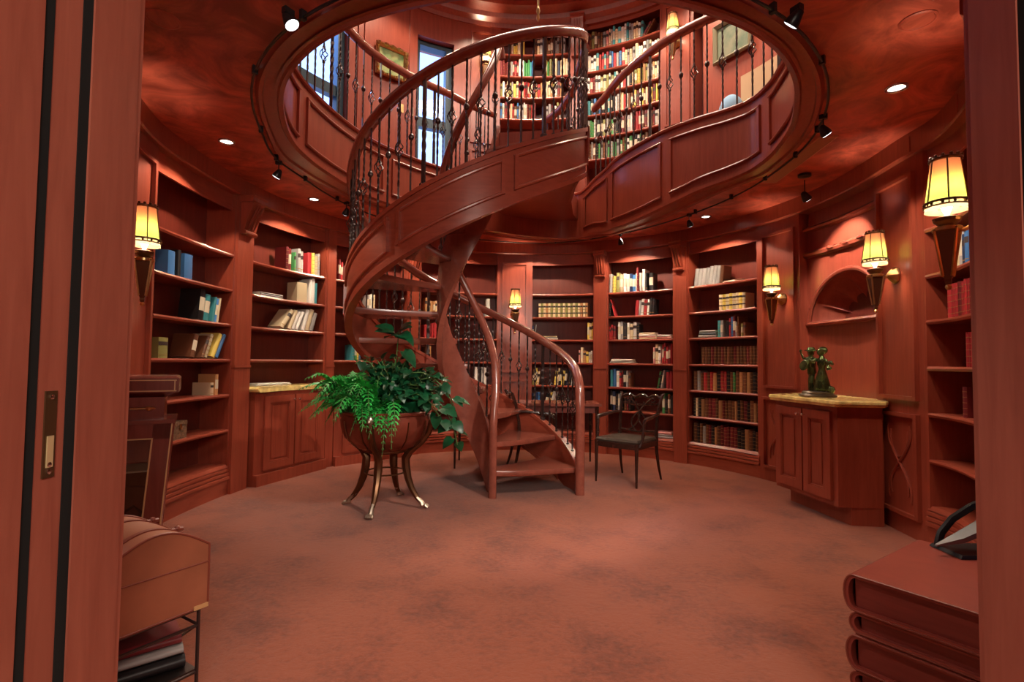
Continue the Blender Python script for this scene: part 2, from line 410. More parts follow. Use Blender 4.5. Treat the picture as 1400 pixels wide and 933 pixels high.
# sconce panels (part of the wall)
def panel(name,p0,p1,zs,d=0.0,base=Rw,z0=0,z1=2.82,carve=None):
    mb=MB(); pbox(mb,p0,p1,d,.3,z0,z1,base)
    m=dphi(.05,(p0+p1)/2,base)
    for a,b in zs: frame(mb,p0+m,p1-m,a,b,d,base=base)
    if carve:
        pm=(p0+p1)/2; hw=(p1-p0)/2-m*1.9
        a,b=carve
        for sg in (1,-1):
            for q,w_ in ((.72,1.0),(.52,.85)):
                pts=[]
                for i in range(25):
                    v_=i/24; pts.append(PP(pm+sg*hw*(q*cos(pi*v_*1.0)+.12*sin(2*pi*v_)),d-.002,a+.04+(b-a-.08)*(.5+(v_-.5)*w_),base))
                mb.tube(pts,[.006+.005*sin(pi*i/24) for i in range(25)],6)
        for zz in (-.04,0,.04): mb.tube([PP(pm-hw*.28,d-.002,(a+b)/2+zz-.02,base),PP(pm,d-.006,(a+b)/2+zz,base),PP(pm+hw*.28,d-.002,(a+b)/2+zz+.02,base)],[.002,.006,.002],6)
    return struct(mb.build(name,W,origin=PP((p0+p1)/2,0,z0,base)))
ZZ=[(.14,.90),(1.00,2.68)]
panel('trim_4',-7.9,1.7,[(.14,1.0),(1.10,2.68)],carve=(.2,.95))
panel('trim_5',65.8,76.9,ZZ,carve=(.2,.85))
panel('trim_6',97.6,108.6,ZZ,carve=(.2,.85))
panel('trim_7',-137.5,-107,ZZ)
panel('trim_8',131,143,ZZ)

# niche with scallop shell
NP0,NP1=76.9,97.6; NC=(NP0+NP1)/2; ND=.10
nb=lambda p: Rw(NC)
def NPt(s_,dr,z): return PP(NC+deg(s_/Rw(NC)),dr,z,nb)
NRad=.47; NZ=1.66
mb=MB(); sw=rad(NP1-NP0)*Rw(NC)/2
pbox(mb,NP0,NP1,ND,.3,.0,NZ,nb)
na=24; inner=[];outer=[]
for i in range(na+1):
    a=pi*i/na; inner.append((NRad*cos(a),NZ+NRad*sin(a)))
    c,s_=cos(a),sin(a); k=min(sw/abs(c) if abs(c)>1e-6 else 9,(2.82-NZ)/s_ if s_>1e-6 else 9); outer.append((k*c,NZ+k*s_))
mb.grid([[NPt(x,ND,z) for x,z in inner],[NPt(x,ND,z) for x,z in outer]])
mb.hexa([NPt(-sw,.29,0),NPt(sw,.29,0),NPt(sw,.31,0),NPt(-sw,.31,0),NPt(-sw,.45,2.8),NPt(sw,.45,2.8),NPt(sw,.47,2.8),NPt(-sw,.47,2.8)])
# rails above the niche
pprof(mb,NP0,NP1,[(ND,2.34),(ND-.05,2.35),(ND-.06,2.375),(ND-.04,2.40),(ND,2.41)],nb)
pprof(mb,NP0,NP1,[(ND,2.60),(ND-.05,2.61),(ND-.06,2.63),(ND-.04,2.65),(ND,2.66)],nb)
for q in (-.18,.02,.22):
    mb.tube([NPt(q+.07*u,ND-.065-.012*sin(pi*u),2.375) for u in [i/6 for i in range(7)]],[.006,.012,.016,.018,.016,.012,.006],6)
struct(mb.build('wall_niche',W,origin=PP(NC,0,0)))
t=thing('niche_shell','carved mahogany scallop shell half dome set in the wall niche','carving',NPt(0,ND,NZ))
mb=MB(); rows=[]; nf=14
for i in range(0,nf*6+1):
    a=pi*i/(nf*6); row=[]
    for j in range(13):
        e=pi/2*j/12
        fl=.045*abs(sin(a*nf/1.0))**.7
        rr=NRad-.006
        row.append(NPt(rr*cos(a)*cos(e),ND+(rr*.62)*sin(e)-.03*sin(2*e)*(1-abs(sin(a*7)))**2,NZ+rr*sin(a)*cos(e)))
    rows.append(row)
mb.grid(rows); mb.build('shell',WS,t,ang=60)
mb=MB()
pts=[NPt((NRad+.015)*cos(pi*i/32),ND-.012,NZ+(NRad+.015)*sin(pi*i/32)) for i in range(33)]
mb.tube(pts,.024,8); mb.build('arch_moulding',W,t)
mb=MB(); mb.tube([NPt(-NRad-.04,ND-.012,NZ),NPt(NRad+.04,ND-.012,NZ)],.022,8)
mb.hexa([NPt(-NRad,ND,NZ-.02),NPt(NRad,ND,NZ-.02),NPt(NRad*.7,ND+.27,NZ-.02),NPt(-NRad*.7,ND+.27,NZ-.02),NPt(-NRad,ND,NZ),NPt(NRad,ND,NZ),NPt(NRad*.7,ND+.27,NZ),NPt(-NRad*.7,ND+.27,NZ)])
mb.build('sill_moulding',WH,t)

# cabinets --------------------------------------------------------
def offset_front(pts,d):   # move polygon points outward from their centroid-facing room centre
    return [(x-(x/hypot(x,y))*d,y-(y/hypot(x,y))*d) for x,y in pts]
def flat_door(t,a,b,z0,z1,hand):   # door on the vertical plane a->b (xy), room side is the left of a->b reversed
    A=Vector((a[0],a[1],0)); B=Vector((b[0],b[1],0)); u=(B-A).normalized(); n=Vector((u.y,-u.x,0))
    if n.dot(-(A+B))<0: n=-n
    W_=(B-A).length
    def P(s_,d,z): q=A+u*s_+n*d; return Vector((q.x,q.y,z))
    def bx(mb,s0,s1,d0,d1,za,zb): mb.hexa([P(s0,d0,za),P(s1,d0,za),P(s1,d1,za),P(s0,d1,za),P(s0,d0,zb),P(s1,d0,zb),P(s1,d1,zb),P(s0,d1,zb)])
    mb=MB(); st=.07
    bx(mb,0.004,st,.0,.022,z0,z1); bx(mb,W_-st,W_-.004,.0,.022,z0,z1); bx(mb,st,W_-st,.0,.022,z1-st,z1); bx(mb,st,W_-st,.0,.022,z0,z0+st)
    bx(mb,st,W_-st,.0,.008,z0+st,z1-st)
    # bead round the panel, and raised field
    for (s0,s1,za,zb) in ((st,st+.014,z0+st,z1-st),(W_-st-.014,W_-st,z0+st,z1-st),(st,W_-st,z1-st-.014,z1-st),(st,W_-st,z0+st,z0+st+.014)): bx(mb,s0,s1,.0,.017,za,zb)
    bx(mb,st+.035,W_-st-.035,.0,.014,z0+st+.035,z1-st-.035)
    d=mb.build('door',W,t)
    mb=MB(); k=P(W_-.03 if hand>0 else .03,.022,z1-.05)
    mb.tube([k,k+n*.018],.006,8); mb.ball(k+n*.026,.013,8); mb.build('knob',CHROME,d)
# right cabinet under the niche
ca,cb=(2.28,.24),(2.385,-.50); cl,cr=(2.76,.52),(2.72,-.53)
t=thing('base_cabinet','mahogany two door cabinet under the niche at right, stone topped','cabinet',(2.45,-.1,0))
mb=MB(); mb.prism([ca,cb,cr,(2.80,0),cl],.14,.925)
def lerp(a,b,k): return (a[0]+(b[0]-a[0])*k,a[1]+(b[1]-a[1])*k)
mb.prism([(ca[0]+.13,ca[1]-.0),(cb[0]+.10,cb[1]),cr,(2.80,0),cl],0,.14)
mb.build('body',W,t)
md=lerp(ca,cb,.5)
flat_door(t,lerp(ca,cb,.03),lerp(ca,cb,.495),.18,.88,1); flat_door(t,lerp(ca,cb,.505),lerp(ca,cb,.93),.18,.88,-1)
def slab(name,label,poly,z0,z1):
    c=Vector((sum(p[0] for p in poly)/len(poly),sum(p[1] for p in poly)/len(poly),0))
    mb=MB(); h=z1-z0
    rings=[]
    for k,z in ((.975,z0),(.985,z0+h*.15),(.985,z0+h*.35),(1.0,z0+h*.45),(1.0,z0+h*.8),(.99,z0+h*.95),(.98,z1)):
        rings.append([(c.x+(x-c.x)*k,c.y+(y-c.y)*k,z) for x,y in poly])
    mb.loft(rings); return tag(mb.build(name,STONE,ang=25),label,'countertop')
slab('stone_countertop','yellow marble countertop with angled ends under the niche at right',[(2.23,.27),(2.335,-.55),(2.71,-.585),(2.86,-.45),(2.89,.35),(2.72,.58)],.925,.975)
# left cabinets under bays B and C
def arcpoly(p0,p1,d0,d1,n=10):
    f=[PP(p0+(p1-p0)*i/n,d0,0) for i in range(n+1)]; b=[PP(p1-(p1-p0)*i/n,d1,0) for i in range(n+1)]
    return [(q.x,q.y) for q in f+b]
for (p0,p1,lab) in ((-79.5,-58.6,'mahogany two door cabinet under left end of stone counter beside corbel pilaster'),(-56.0,-34.6,'mahogany two door cabinet under stone counter, behind the planter')):
    t=thing('base_cabinet',lab,'cabinet',PP((p0+p1)/2,0,0))
    mb=MB(); A=PP(p0,-.06,0); B=PP(p1,-.06,0); A2=PP(p0,.2,0); B2=PP(p1,.2,0)
    mb.prism([(A.x,A.y),(B.x,B.y),(B2.x,B2.y),(A2.x,A2.y)],.0,.925)
    mb.build('body',W,t)
    a,b=(A.x,A.y),(B.x,B.y)
    flat_door(t,lerp(a,b,.10),lerp(a,b,.505),.14,.88,1); flat_door(t,lerp(a,b,.515),lerp(a,b,.92),.14,.88,-1)
    mb=MB(); mb.prism([lerp(a,b,0),lerp(a,b,1),lerp(a,b,1),lerp(a,b,0)][:2]+[((b[0]*.985),(b[1]*.985)),((a[0]*.985),(a[1]*.985))],0,.11); mb.build('kickboard',W,t)
slab('stone_countertop','long curved yellow marble countertop along the left wall behind plant',arcpoly(-80.6,-34.4,-.13,.25,16),.925,.975)
mb=MB(); pbox(mb,-58.4,-56.2,-.055,.2,0,.925); struct(mb.build('trim_10',W))

# ------------------------------------------------------------------ upper storey
mb=MB()
WZ0,WZ1=4.02,5.93
wins=[(-64,-50.3),(-31.2,-20.9)]
segs=[(-180,-64),(-50.3,-31.2),(-20.9,180)]
for a,b in segs: pbox(mb,a,b,.3,.4,3.2,6.8,RUf)
for a,b in wins: pbox(mb,a,b,.3,.4,3.2,WZ0,RUf); pbox(mb,a,b,.3,.4,WZ1,6.8,RUf)
for a,b in ((-180,-64),(-50.3,-31.2),(48.5,180)): pbox(mb,a,b,.0,.3,ZG,6.8,RUf)
pbox(mb,-20.9,-17,.0,.3,ZG,6.8,RUf)
for a,b in wins: pbox(mb,a,b,.0,.3,ZG,WZ0,RUf); pbox(mb,a,b,.0,.3,WZ1,6.8,RUf)
struct(mb.build('wall_upper',W,origin=(0,0,3.2)))
WFR=mat('window_frame_paint',(.02,.05,.075),.4)
mb=MB()
for ph in (-47.5,-45.8,-33.2): pbox(mb,ph-.35,ph+.35,-.02,.0,ZG,6.3,RUf)
struct(mb.build('trim_20',W,origin=PP(-42,0,ZG,RUf)))
for k,(a,b) in enumerate(wins):
    mb=MB(); e=dphi(.07,0,RUf)
    pbox(mb,a,a+e,.10,.24,WZ0,WZ1,RUf); pbox(mb,b-e*1.3,b,.10,.24,WZ0,WZ1,RUf)
    pbox(mb,a,b,.10,.24,WZ1-.07,WZ1,RUf); pbox(mb,a,b,.10,.24,WZ0,WZ0+.07,RUf); pbox(mb,a,b,.12,.22,4.66,4.80,RUf)
    struct(mb.build('window_%d'%(k+1),WFR,origin=PP((a+b)/2,0,WZ0,RUf)))
    mb=MB(); pbox(mb,a,b,.17,.176,WZ0,WZ1,RUf)
    struct(mb.build('window_%d_pane'%(k+1),GLASS,origin=PP((a+b)/2,.17,WZ0,RUf)))
mb=MB()
mb.grid([[PP(-180+360*i/90,0,6.62,lambda p:r) for i in range(90)] for r in (3.4,2.0,.9,.01)],cv=True)
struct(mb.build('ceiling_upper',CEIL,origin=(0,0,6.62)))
mb=MB()
pprof(mb,-180,180,[(.32,6.30),(-.02,6.30),(-.03,6.36),(-.10,6.40),(-.12,6.46),(-.26,6.50),(-.30,6.56),(-.30,6.63),(.32,6.63)],RUf)
pprof(mb,-180,180,[(-.80,6.56),(-.84,6.54),(-.90,6.54),(-.94,6.56),(-.94,6.63),(-.80,6.63)],RUf)
struct(mb.build('trim_11',W,origin=(0,0,6.3)))
panel('trim_12',-17,-8,[(3.6,4.4),(4.5,6.2)],base=RUf,z0=ZG,z1=6.3)
panel('trim_13',37.4,46,[(3.6,4.4),(4.5,6.2)],base=RUf,z0=ZG,z1=6.3)
mb=MB(); pbox(mb,46,48.6,.25,.3,ZG,6.3,RUf); pbox(mb,46,48.6,.0,.3,6.0,6.3,RUf); struct(mb.build('trim_14',WD))
USH=[5.92,5.58,5.25,4.92,4.58,4.25]
bay('U1','bookcase','upper gallery bookcase behind the stair top, left of the upper corbel',-8,12.2,USH,'upper left bay',base=RUf,z0=ZG,ztop=6.22,zv=6.3)
bay('U2','bookcase','upper gallery bookcase packed with books, left of the upper sconce panel',16.6,37.3,USH,'upper right bay',base=RUf,z0=ZG,ztop=6.24,zv=6.3)
pilaster('upper gallery mahogany pilaster with scrolled corbel between the two upper bookcases',12.2,16.6,base=RUf,z0=ZG,z1=6.3,cz=(5.8,6.4))
# ledge in front of upper bay
t=thing('console_counter','curved mahogany console on the gallery in front of upper bookcase','console',PP(3,-.35,ZG,RUf))
mb=MB(); pbox(mb,-10,15,-.52,-.20,4.36,4.41,RUf); mb.build('top',WR,t)
mb=MB(); pbox(mb,-9,14,-.48,-.24,4.20,4.35,RUf); mb.build('apron',WD,t)
for p in (-8.5,13):
    for d in (-.46,-.27):
        mb=MB(); pbox(mb,p,p+.9,d,d+.04,ZG,4.2,RUf); mb.build('leg',W,t)

# ------------------------------------------------------------------ staircase
AX,AY=-.607,.289; RO,RI=1.10,.27; KZ=.525; RISE=.245
def S(th,r,z): a=rad(th); return Vector((AX+r*cos(a),AY+r*sin(a),z))
def zt(th): return .213+KZ*rad(th)
stair=thing('spiral_staircase','mahogany spiral staircase with panelled stringer and iron balusters in mid room','staircase',(AX,AY,0))
def helix(mb,r0,r1,t0,t1,z0f,z1f,step=4,mi=0):
    n=nseg(t0,t1,step); rings=[]
    for i in range(n+1):
        th=t0+(t1-t0)*i/n; a=max(0,z0f(th)); b=max(.02,z1f(th))
        rings.append([S(th,r0,a),S(th,r1,a),S(th,r1,b),S(th,r0,b)])
    return mb.loft(rings,mi)
HS=.436
mb=MB(); helix(mb,1.055,1.10,4,351.5,lambda t:zt(t)-HS,zt)
helix(mb,1.045,1.118,4,351.5,lambda t:zt(t)-.03,lambda t:zt(t)+.006)
helix(mb,1.045,1.112,30,351.5,lambda t:zt(t)-HS-.012,lambda t:zt(t)-HS+.03)
for a,b in [(56,97),(101,143),(147,190),(194,241),(245.5,288.5),(292.5,348.5)]:
    w=1.4
    for dz in (-.085,-.333): mb.tube([S(a+(b-a)*i/24,1.106,zt(a+(b-a)*i/24)+dz) for i in range(25)],.014,8)
    helix(mb,1.09,1.127,a,a+w,lambda t:zt(t)-.345,lambda t:zt(t)-.075,step=1)
    helix(mb,1.09,1.127,b-w,b,lambda t:zt(t)-.345,lambda t:zt(t)-.075,step=1)
mb.build('outer_stringer',WH,stair)
mb=MB(); helix(mb,RI-.03,RI+.02,-18,352,lambda t:zt(t)-.55,lambda t:zt(t)+.07,step=5)
mb.build('inner_stringer',WR,stair)
for k in range(1,14):
    th=6+26.74*(k-1); z=RISE*k
    mb=MB(); up=[];
    front=[]; back=[]
    for i in range(7):
        u=i/6; r=RI+.015+(1.06-RI-.015)*u
        front.append((r,th-24*(1-u)**1.6)); back.append((r,th+36-14*(1-u)))
    ring=[S(a,r,0) for r,a in front]+[S(a,r,0) for r,a in reversed(back)]
    def lv(zz,inset): 
        c=sum(ring,Vector())/len(ring); return [Vector((p.x+(c.x-p.x)*inset,p.y+(c.y-p.y)*inset,zz)) for p in ring]
    mb.loft([lv(z-.052,.03),lv(z-.045,.0),lv(z-.012,0),lv(z,.015)])
    mb.build('tread',WR,stair,ang=50)
# rails
RP=[(.044,.0),(.040,.024),(.02,.040),(-.02,.040),(-.040,.024),(-.044,0),(-.036,-.026),(-.019,-.040),(.019,-.040),(.036,-.026)]
RH=.86
pts=[S(3.5,1.08,z) for z in (0,.3,.6,.8)]+[S(4,1.08,.93),S(5.5,1.08,1.02),S(8.5,1.08,1.10),S(13,1.08,zt(13)+RH-.01)]+[S(t,1.08,zt(t)+RH) for t in range(18,350,4)]+[S(351,1.075,zt(350)+RH-.01)]
mb=MB(); mb.sweep(pts,RP); mb.build('outer_handrail',WR,stair,ang=50)
pts=[S(-18,RI,z) for z in (0,.25,.5,.68)]+[S(-14,RI,.8),S(-6,RI,.93),S(4,RI,zt(4)+RH-.06)]+[S(t,RI,zt(t)+RH) for t in range(14,346,7)]+[S(350,RI,zt(350)+RH),S(356,RI+.01,zt(350)+RH-.03),S(360,RI+.02,zt(350)+RH-.10)]
mb=MB(); mb.sweep(pts,[(a*.85,b*.85) for a,b in RP]); mb.build('inner_handrail',WR,stair,ang=50)

def bal_mesh(h,kind,r=.009):
    mb=MB(); n=int(h/.018); 
    def bar(z0,z1,tw):
        k=max(2,int((z1-z0)/.016)); mb.tube([(0,0,z0+(z1-z0)*i/k) for i in range(k+1)],r,4,twist=tw)
    def basket(zc,hh,R):
        for q in range(4):
            mb.tube([(R*sin(pi*i/8)*cos(q*pi/2+i*.42),R*sin(pi*i/8)*sin(q*pi/2+i*.42),zc-hh/2+hh*i/8) for i in range(9)],r*.55,4)
        for zz in (zc-hh/2,zc+hh/2): mb.ball((0,0,zz),r*1.7,6)
    if kind=='basket':
        bar(0,h*.14,0); bar(h*.14,h*.42,.42); basket(h*.5,h*.15,.034); bar(h*.58,h*.86,.42); bar(h*.86,h,0)
    elif kind=='knuckle':
        bar(0,h*.2,0); bar(h*.2,h*.5,.42); mb.lathe([(r,h*.5),(r*2,h*.51),(r*2.6,h*.53),(r*2,h*.55),(r,h*.56)],8); bar(h*.5,h*.8,.42); bar(h*.8,h,0)
    else:
        bar(0,h*.3,0); bar(h*.3,h*.72,.30); bar(h*.72,h,0)
    mb.ball((0,0,.008),r*2,6,sc=(1,1,.8))
    return mb
class Proto:
    cache={}
def baluster(parent,loc,h,kind,r=.009,name='baluster',rz=0):
    key=(round(h,3),kind,r)
    if key not in Proto.cache:
        o=bal_mesh(h,kind,r).build(name,IRON,None,origin=(0,0,0)); Proto.cache[key]=o.data
    else:
        o=bpy.data.objects.new(name,Proto.cache[key]); COL.objects.link(o)
    o.name=name; o.parent=parent; o.location=Vector(loc)-Vector(parent.location); o.rotation_euler=(0,0,rz)
    return o
i=0; th=11
while th<349:
    thick = i in (6,19,31,43,52)
    baluster(stair,S(th,1.08,zt(th)),RH-.02,'thick' if thick else ('basket' if i%2 else 'knuckle'),.018 if thick else .009,'newel_bar' if thick else 'baluster',rz=random.random()*3)
    th+=5.7; i+=1
for k in range(16):
    t_=4+k*22
    baluster(stair,S(t_,RI,zt(t_)+.06),RH-.08,'basket' if k%2 else 'knuckle')
baluster(stair,S(350,1.08,zt(350)),RH-.02,'thick',.02,'newel_bar')

# landing bridge from stair head to the gallery
t=thing('landing','mahogany landing linking the stair head to the gallery at back','landing',(0,1.2,3.2))
lp=[(-.36,.24),(.49,.115),(.50,.5),(.47,1.0),(.48,1.5),(.56,2.0),(.66,2.32),(.2,2.36),(-.3,2.1),(-.42,1.8),(-.38,1.2),(-.36,.7)]
mb=MB(); mb.prism(lp,3.18,3.43); mb.build('deck',W,t)
mb=MB(); mb.prism([(-.3,.3),(.43,.2),(.42,1.0),(.5,2.0),(-.2,2.0),(-.32,1.2)],3.43,3.438); mb.build('carpet_runner',CARPET,t)
mb=MB()
mb.sweep([(.5,.12,3.2),(.51,.5,3.2),(.48,1.0,3.2),(.49,1.5,3.2),(.57,2.0,3.2),(.67,2.3,3.2)],[(-.015,-.03),(.015,-.03),(.015,.25),(-.015,.25)]); mb.build('fascia',W,t)
gt=thing('landing_balustrade','short iron balustrade with wood rail running back from the stair head','balustrade',(.45,.7,3.43))
gp=[Vector(q) for q in [(.475,.16,4.22),(.47,.5,4.22),(.44,1.0,4.22),(.36,1.35,4.22),(.22,1.62,4.22)]]
mb=MB(); mb.sweep(gp,RP); mb.build('handrail',WR,gt,ang=50)
for k in range(11):
    u=k/10*3.999; i0=int(u); q=gp[i0].lerp(gp[i0+1],u-i0)
    baluster(gt,(q.x,q.y,3.44),.76,'knuckle' if k%2 else 'basket')
baluster(gt,(.48,.15,3.44),.76,'thick',.02,'newel_bar')

# gallery balustrades
def gallery(label,p0,p1,thick,zr=4.49):
    t=thing('gallery_balustrade',label,'balustrade',PP((p0+p1)/2,.04,ZT,FR))
    n=nseg(p0,p1,3); mb=MB(); mb.sweep([PP(p0+(p1-p0)*i/n,.035,zr,FR) for i in range(n+1)],RP); mb.build('handrail',WR,t,ang=50)
    p=p0+1; i=0; acc=0; last=PP(p,.035,ZT,FR)
    while p<p1:
        q=PP(p,.035,ZT,FR)
        if (q-last).length>=.125 or i==0:
            th=i in thick
            baluster(t,q,.92,'thick' if th else ('basket' if i%2 else 'knuckle'),.018 if th else .009,'newel_bar' if th else 'baluster',rz=p); i+=1; last=q
        p+=.4
gallery('iron gallery balustrade curving round the left of the ceiling opening by the windows',-138,-12,(2,14,26))
gallery('iron gallery balustrade with S curved rail on the right by upper bookcases',24.5,138,(9,20,30),4.46)

# ------------------------------------------------------------------ lamps
def make_sconce():
    t=thing('wall_sconce','x','sconce',(0,0,0),'torch wall sconces')
    # local: wall at y=0, lamp stands towards -y ; z=0 at centre of backplate
    Mx=Matrix.Rotation(pi/2,3,'X')
    mb=MB(); mb.lathe([(.066,0),(.066,.012),(.052,.028),(.03,.05),(.012,.062)],8,(0,0,0),M=Mx); mb.build('backplate',BRASS,t,ang=20)
    mb=MB(); mb.tube([(0,-.04,0),(0,-.08,-.012),(0,-.13,.0),(0,-.13,.04)],.011,8); mb.build('arm',BRASS,t)
    y=-.14
    mb=MB(); mb.lathe([(.004,-.27),(.014,-.262),(.018,-.25),(.016,-.24),(.024,-.22),(.058,-.015),(.062,0),(.05,.01)],4,(0,y,0),M=Matrix.Rotation(pi/4,3,'Z')); mb.lathe([(.03,.005),(.036,.02),(.052,.035),(.056,.05),(.03,.06)],16,(0,y,0)); mb.build('torch',BRONZE,t,ang=20)
    mb=MB()
    for k in range(4):
        a=k*pi/2+pi/4; mb.tube([(.024*cos(a),y+.024*sin(a),-.225),(.059*cos(a),y+.059*sin(a),-.008)],.0065,5)
    mb.lathe([(.05,-.015),(.058,-.01),(.058,.004),(.05,.01)],12,(0,y,0)); mb.ball((0,y,-.275),.014,8); mb.build('torch_ribs',BRASS,t)
    mb=MB(); n=6
    ring=lambda r,z:[(r*cos(2*pi*(j)/24),y+r*sin(2*pi*(j)/24),z) for j in range(24)]
    mb.grid([ring(.084,.085),ring(.077,.16),ring(.068,.24),ring(.057,.335)],cv=True)
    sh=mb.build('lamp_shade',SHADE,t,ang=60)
    mb=MB()
    mb.tube(ring(.085,.125),.006,6,closed=True); mb.tube(ring(.086,.105),.004,6,closed=True); mb.tube(ring(.059,.33),.008,6,closed=True)
    for k in range(6):
        a=k*pi/3+.26; mb.tube([(.086*cos(a),y+.086*sin(a),.105),(.059*cos(a),y+.059*sin(a),.335)],.0035,5)
    for k in range(12):
        a=k*pi/6; mb.ball((.058*cos(a),y+.058*sin(a),.343),.009,6); mb.ball((.086*cos(a),y+.086*sin(a),.115),.008,6)
    mb.build('shade_fretwork',BRONZE,t)
    mb=MB(); mb.lathe([(.006,.055),(.012,.075),(.022,.10),(.024,.12),(.018,.14),(.006,.15)],12,(0,y,0)); mb.build('bulb',BULB,t)
    return t
sc0=make_sconce(); first=[True]
SCW=19
def sconce(phi,z,label,base=Rw,d=0,s=1.0,w=SCW):
    p=PP(phi,d,z,base); rz=-rad(phi)
    if first[0]: o=sc0; o.location=p; o.rotation_euler=(0,0,rz); first[0]=False
    else: o=dup(sc0,p,rz)
    o['label']=label; o.scale=(s,s,s)
    l=bpy.data.lights.new('sconce_glow','POINT'); l.energy=w; l.color=(1,.78,.52); l.shadow_soft_size=.03
    lo=bpy.data.objects.new('sconce_glow',l); COL.objects.link(lo); q=PP(phi,d-.14*s,z+.185*s,base); lo.location=q
    return o
sconce(-119.6,1.86,'lit torch sconce at far left above tapered glass cabinet')
sconce(-3.1,1.94,'lit torch sconce on centre panel behind the lower stair handrail')
sconce(72.2,1.95,'lit torch sconce on panel just left of the shell niche')
sconce(103.0,1.95,'lit torch sconce on panel just right of the shell niche')
sconce(139.4,1.90,'large lit torch sconce nearest the doorway, cut by right jamb')
sconce(-12.3,5.62,'lit torch sconce on upper gallery panel between window and bookcase',base=RUf)
sconce(41.6,5.62,'lit torch sconce on upper gallery panel right of upper bookcases',base=RUf)

# recessed downlights
def downlight(phi,r,label,z=HC,w=28,ang=124):
    q=Vector((r*sin(rad(phi)),r*cos(rad(phi)),z))
    t=thing('recessed_downlight',label,'downlight',q,'recessed ceiling downlights')
    mb=MB(); mb.lathe([(.042,.004),(.046,-.006),(.060,-.008),(.064,0.0),(.060,.004)],20,q); mb.build('trim_ring',CHROME,t)
    mb=MB(); mb.lathe([(.044,.0),(.03,-.003),(.001,-.004)],16,q); mb.build('lens',BULB,t)
    l=bpy.data.lights.new('downlight_beam','SPOT'); l.energy=w; l.color=(1,.80,.58); l.spot_size=rad(ang); l.spot_blend=.15; l.shadow_soft_size=.03
    lo=bpy.data.objects.new('downlight_beam',l); COL.objects.link(lo); lo.location=q-Vector((0,0,.03))
DW=60
downlight(-103.6,2.52,'lit downlight in ceiling over far left bookcase',w=DW)
downlight(-70,2.46,'lit downlight in ceiling over left stone counter bay',w=DW)
downlight(-44,2.46,'recessed downlight in ceiling behind the staircase',w=DW)
downlight(-20,2.44,'recessed downlight behind stair top over hidden bay',w=DW)
downlight(4,2.42,'lit downlight in ceiling right of stair, over the centre sconce',w=DW)
downlight(32,2.44,'lit downlight in ceiling over bookcase behind armchair',w=DW)
downlight(57,2.44,'lit downlight in ceiling over bookcase left of niche',w=DW)
downlight(124.5,2.62,'largest lit downlight in ceiling near the right jamb',w=DW)
for (ph,r,lab) in ((-136.3,2.84,'round speaker grille in ceiling at upper left'),(139.4,2.77,'round speaker grille in ceiling at upper right')):
    q=Vector((r*sin(rad(ph)),r*cos(rad(ph)),HC)); mb=MB(); mb.lathe([(.075,.003),(.08,-.004),(.07,-.008),(.066,-.004),(.001,-.004)],24,q); tag(mb.build('ceiling_speaker',CEIL),lab,'speaker')
# monopoint spot by the niche
def spot_head(t,q,aim,s=1.0):
    d=Vector(aim).normalized(); Mx=d.to_track_quat('-Z','Y').to_matrix()
    mb=MB(); mb.lathe([(.045*s,-.055*s),(.044*s,-.03*s),(.024*s,.03*s),(.012*s,.04*s),(.001,.042*s)],14,q,M=Mx); hd=mb.build('lamp_head',BLACK,t)
    mb=MB(); mb.lathe([(.043*s,-.055*s),(.03*s,-.06*s),(.001,-.062*s)],14,q,M=Mx); mb.build('lens',SPOTB,hd)
def tspot(phi,r,label,aim,drop=.075,w=25,col=(1,.90,.78),s=.78,ang=60,mono=False):
    z=HC-.05
    q=Vector((r*sin(rad(phi)),r*cos(rad(phi)),z))
    t=thing('ceiling_spotlight' if mono else 'track_spotlight',label,'spotlight',q+Vector((0,0,.0)),None if mono else 'track spotlights')
    mb=MB()
    if mono: mb.lathe([(.055,.05),(.055,.03),(.012,.022),(.001,.02)],16,q)
    else: mb.box(q+Vector((0,0,.01)),(.03,.05,.03),rz=-rad(phi))
    mb.build('mount',BLACK,t)
    mb=MB(); mb.tube([q,q-Vector((0,0,drop-.03))],.005,6); mb.build('stem',BLACK,t)
    h=q-Vector((0,0,drop)); spot_head(t,h,aim,s)
    if w:
        l=bpy.data.lights.new('spot_beam','SPOT'); l.energy=w; l.color=col; l.spot_size=rad(ang); l.spot_blend=.5; l.shadow_soft_size=.03
        lo=bpy.data.objects.new('spot_beam',l); COL.objects.link(lo); d=Vector(aim).normalized(); lo.location=h+d*.075*s; lo.rotation_euler=d.to_track_quat('-Z','Y').to_euler()
t=thing('track_rail','black bent track rail following the ceiling opening','track rail',(0,0,HC-.06))
mb=MB(); mb.tube([PP(-180+3*i,0,HC-.035,RR) for i in range(120)],.008,6,closed=True); mb.build('rail',BLACK,t)
for p in (-134,-113,-99,-86,-70,60,75,90,104,116,140,-150,155,30,9):
    mb=MB(); q=PP(p,0,HC-.02,RR); mb.box(q,(.02,.03,.055),rz=-rad(p)); mb.build('clip',BLACK,t)
tspot(-149.5,2.52,'glowing track spotlight at upper left of the ceiling opening',(.6,-.05,-1),w=110,ang=75,drop=.02)
tspot(-97,2.2,'dark track spotlight at left between rail and downlight',(-.6,.1,-1),w=15)
tspot(-67,2.13,'small dark track spotlight beside the left stair balusters',(-.5,.4,-1),w=10)
tspot(153,2.50,'glowing track spotlight at upper right of the ceiling opening',(-1.7,2.6,-2.9),w=260,ang=60,drop=.02)
tspot(122,2.23,'white lit track spotlight on the right, aimed at right wall',(.75,.1,-1),w=25)
tspot(30.5,2.38,'small dark track spotlight beside downlight above armchair bay',(.3,.6,-1),w=8)
tspot(57.5,2.12,'small dark track spotlight over bookcase left of niche',(.5,.4,-1),w=8)
tspot(90.7,2.42,'black ceiling spotlight on round canopy in front of the niche',(.42,.12,-.52),w=90,mono=True,drop=.14,s=.9,ang=75)
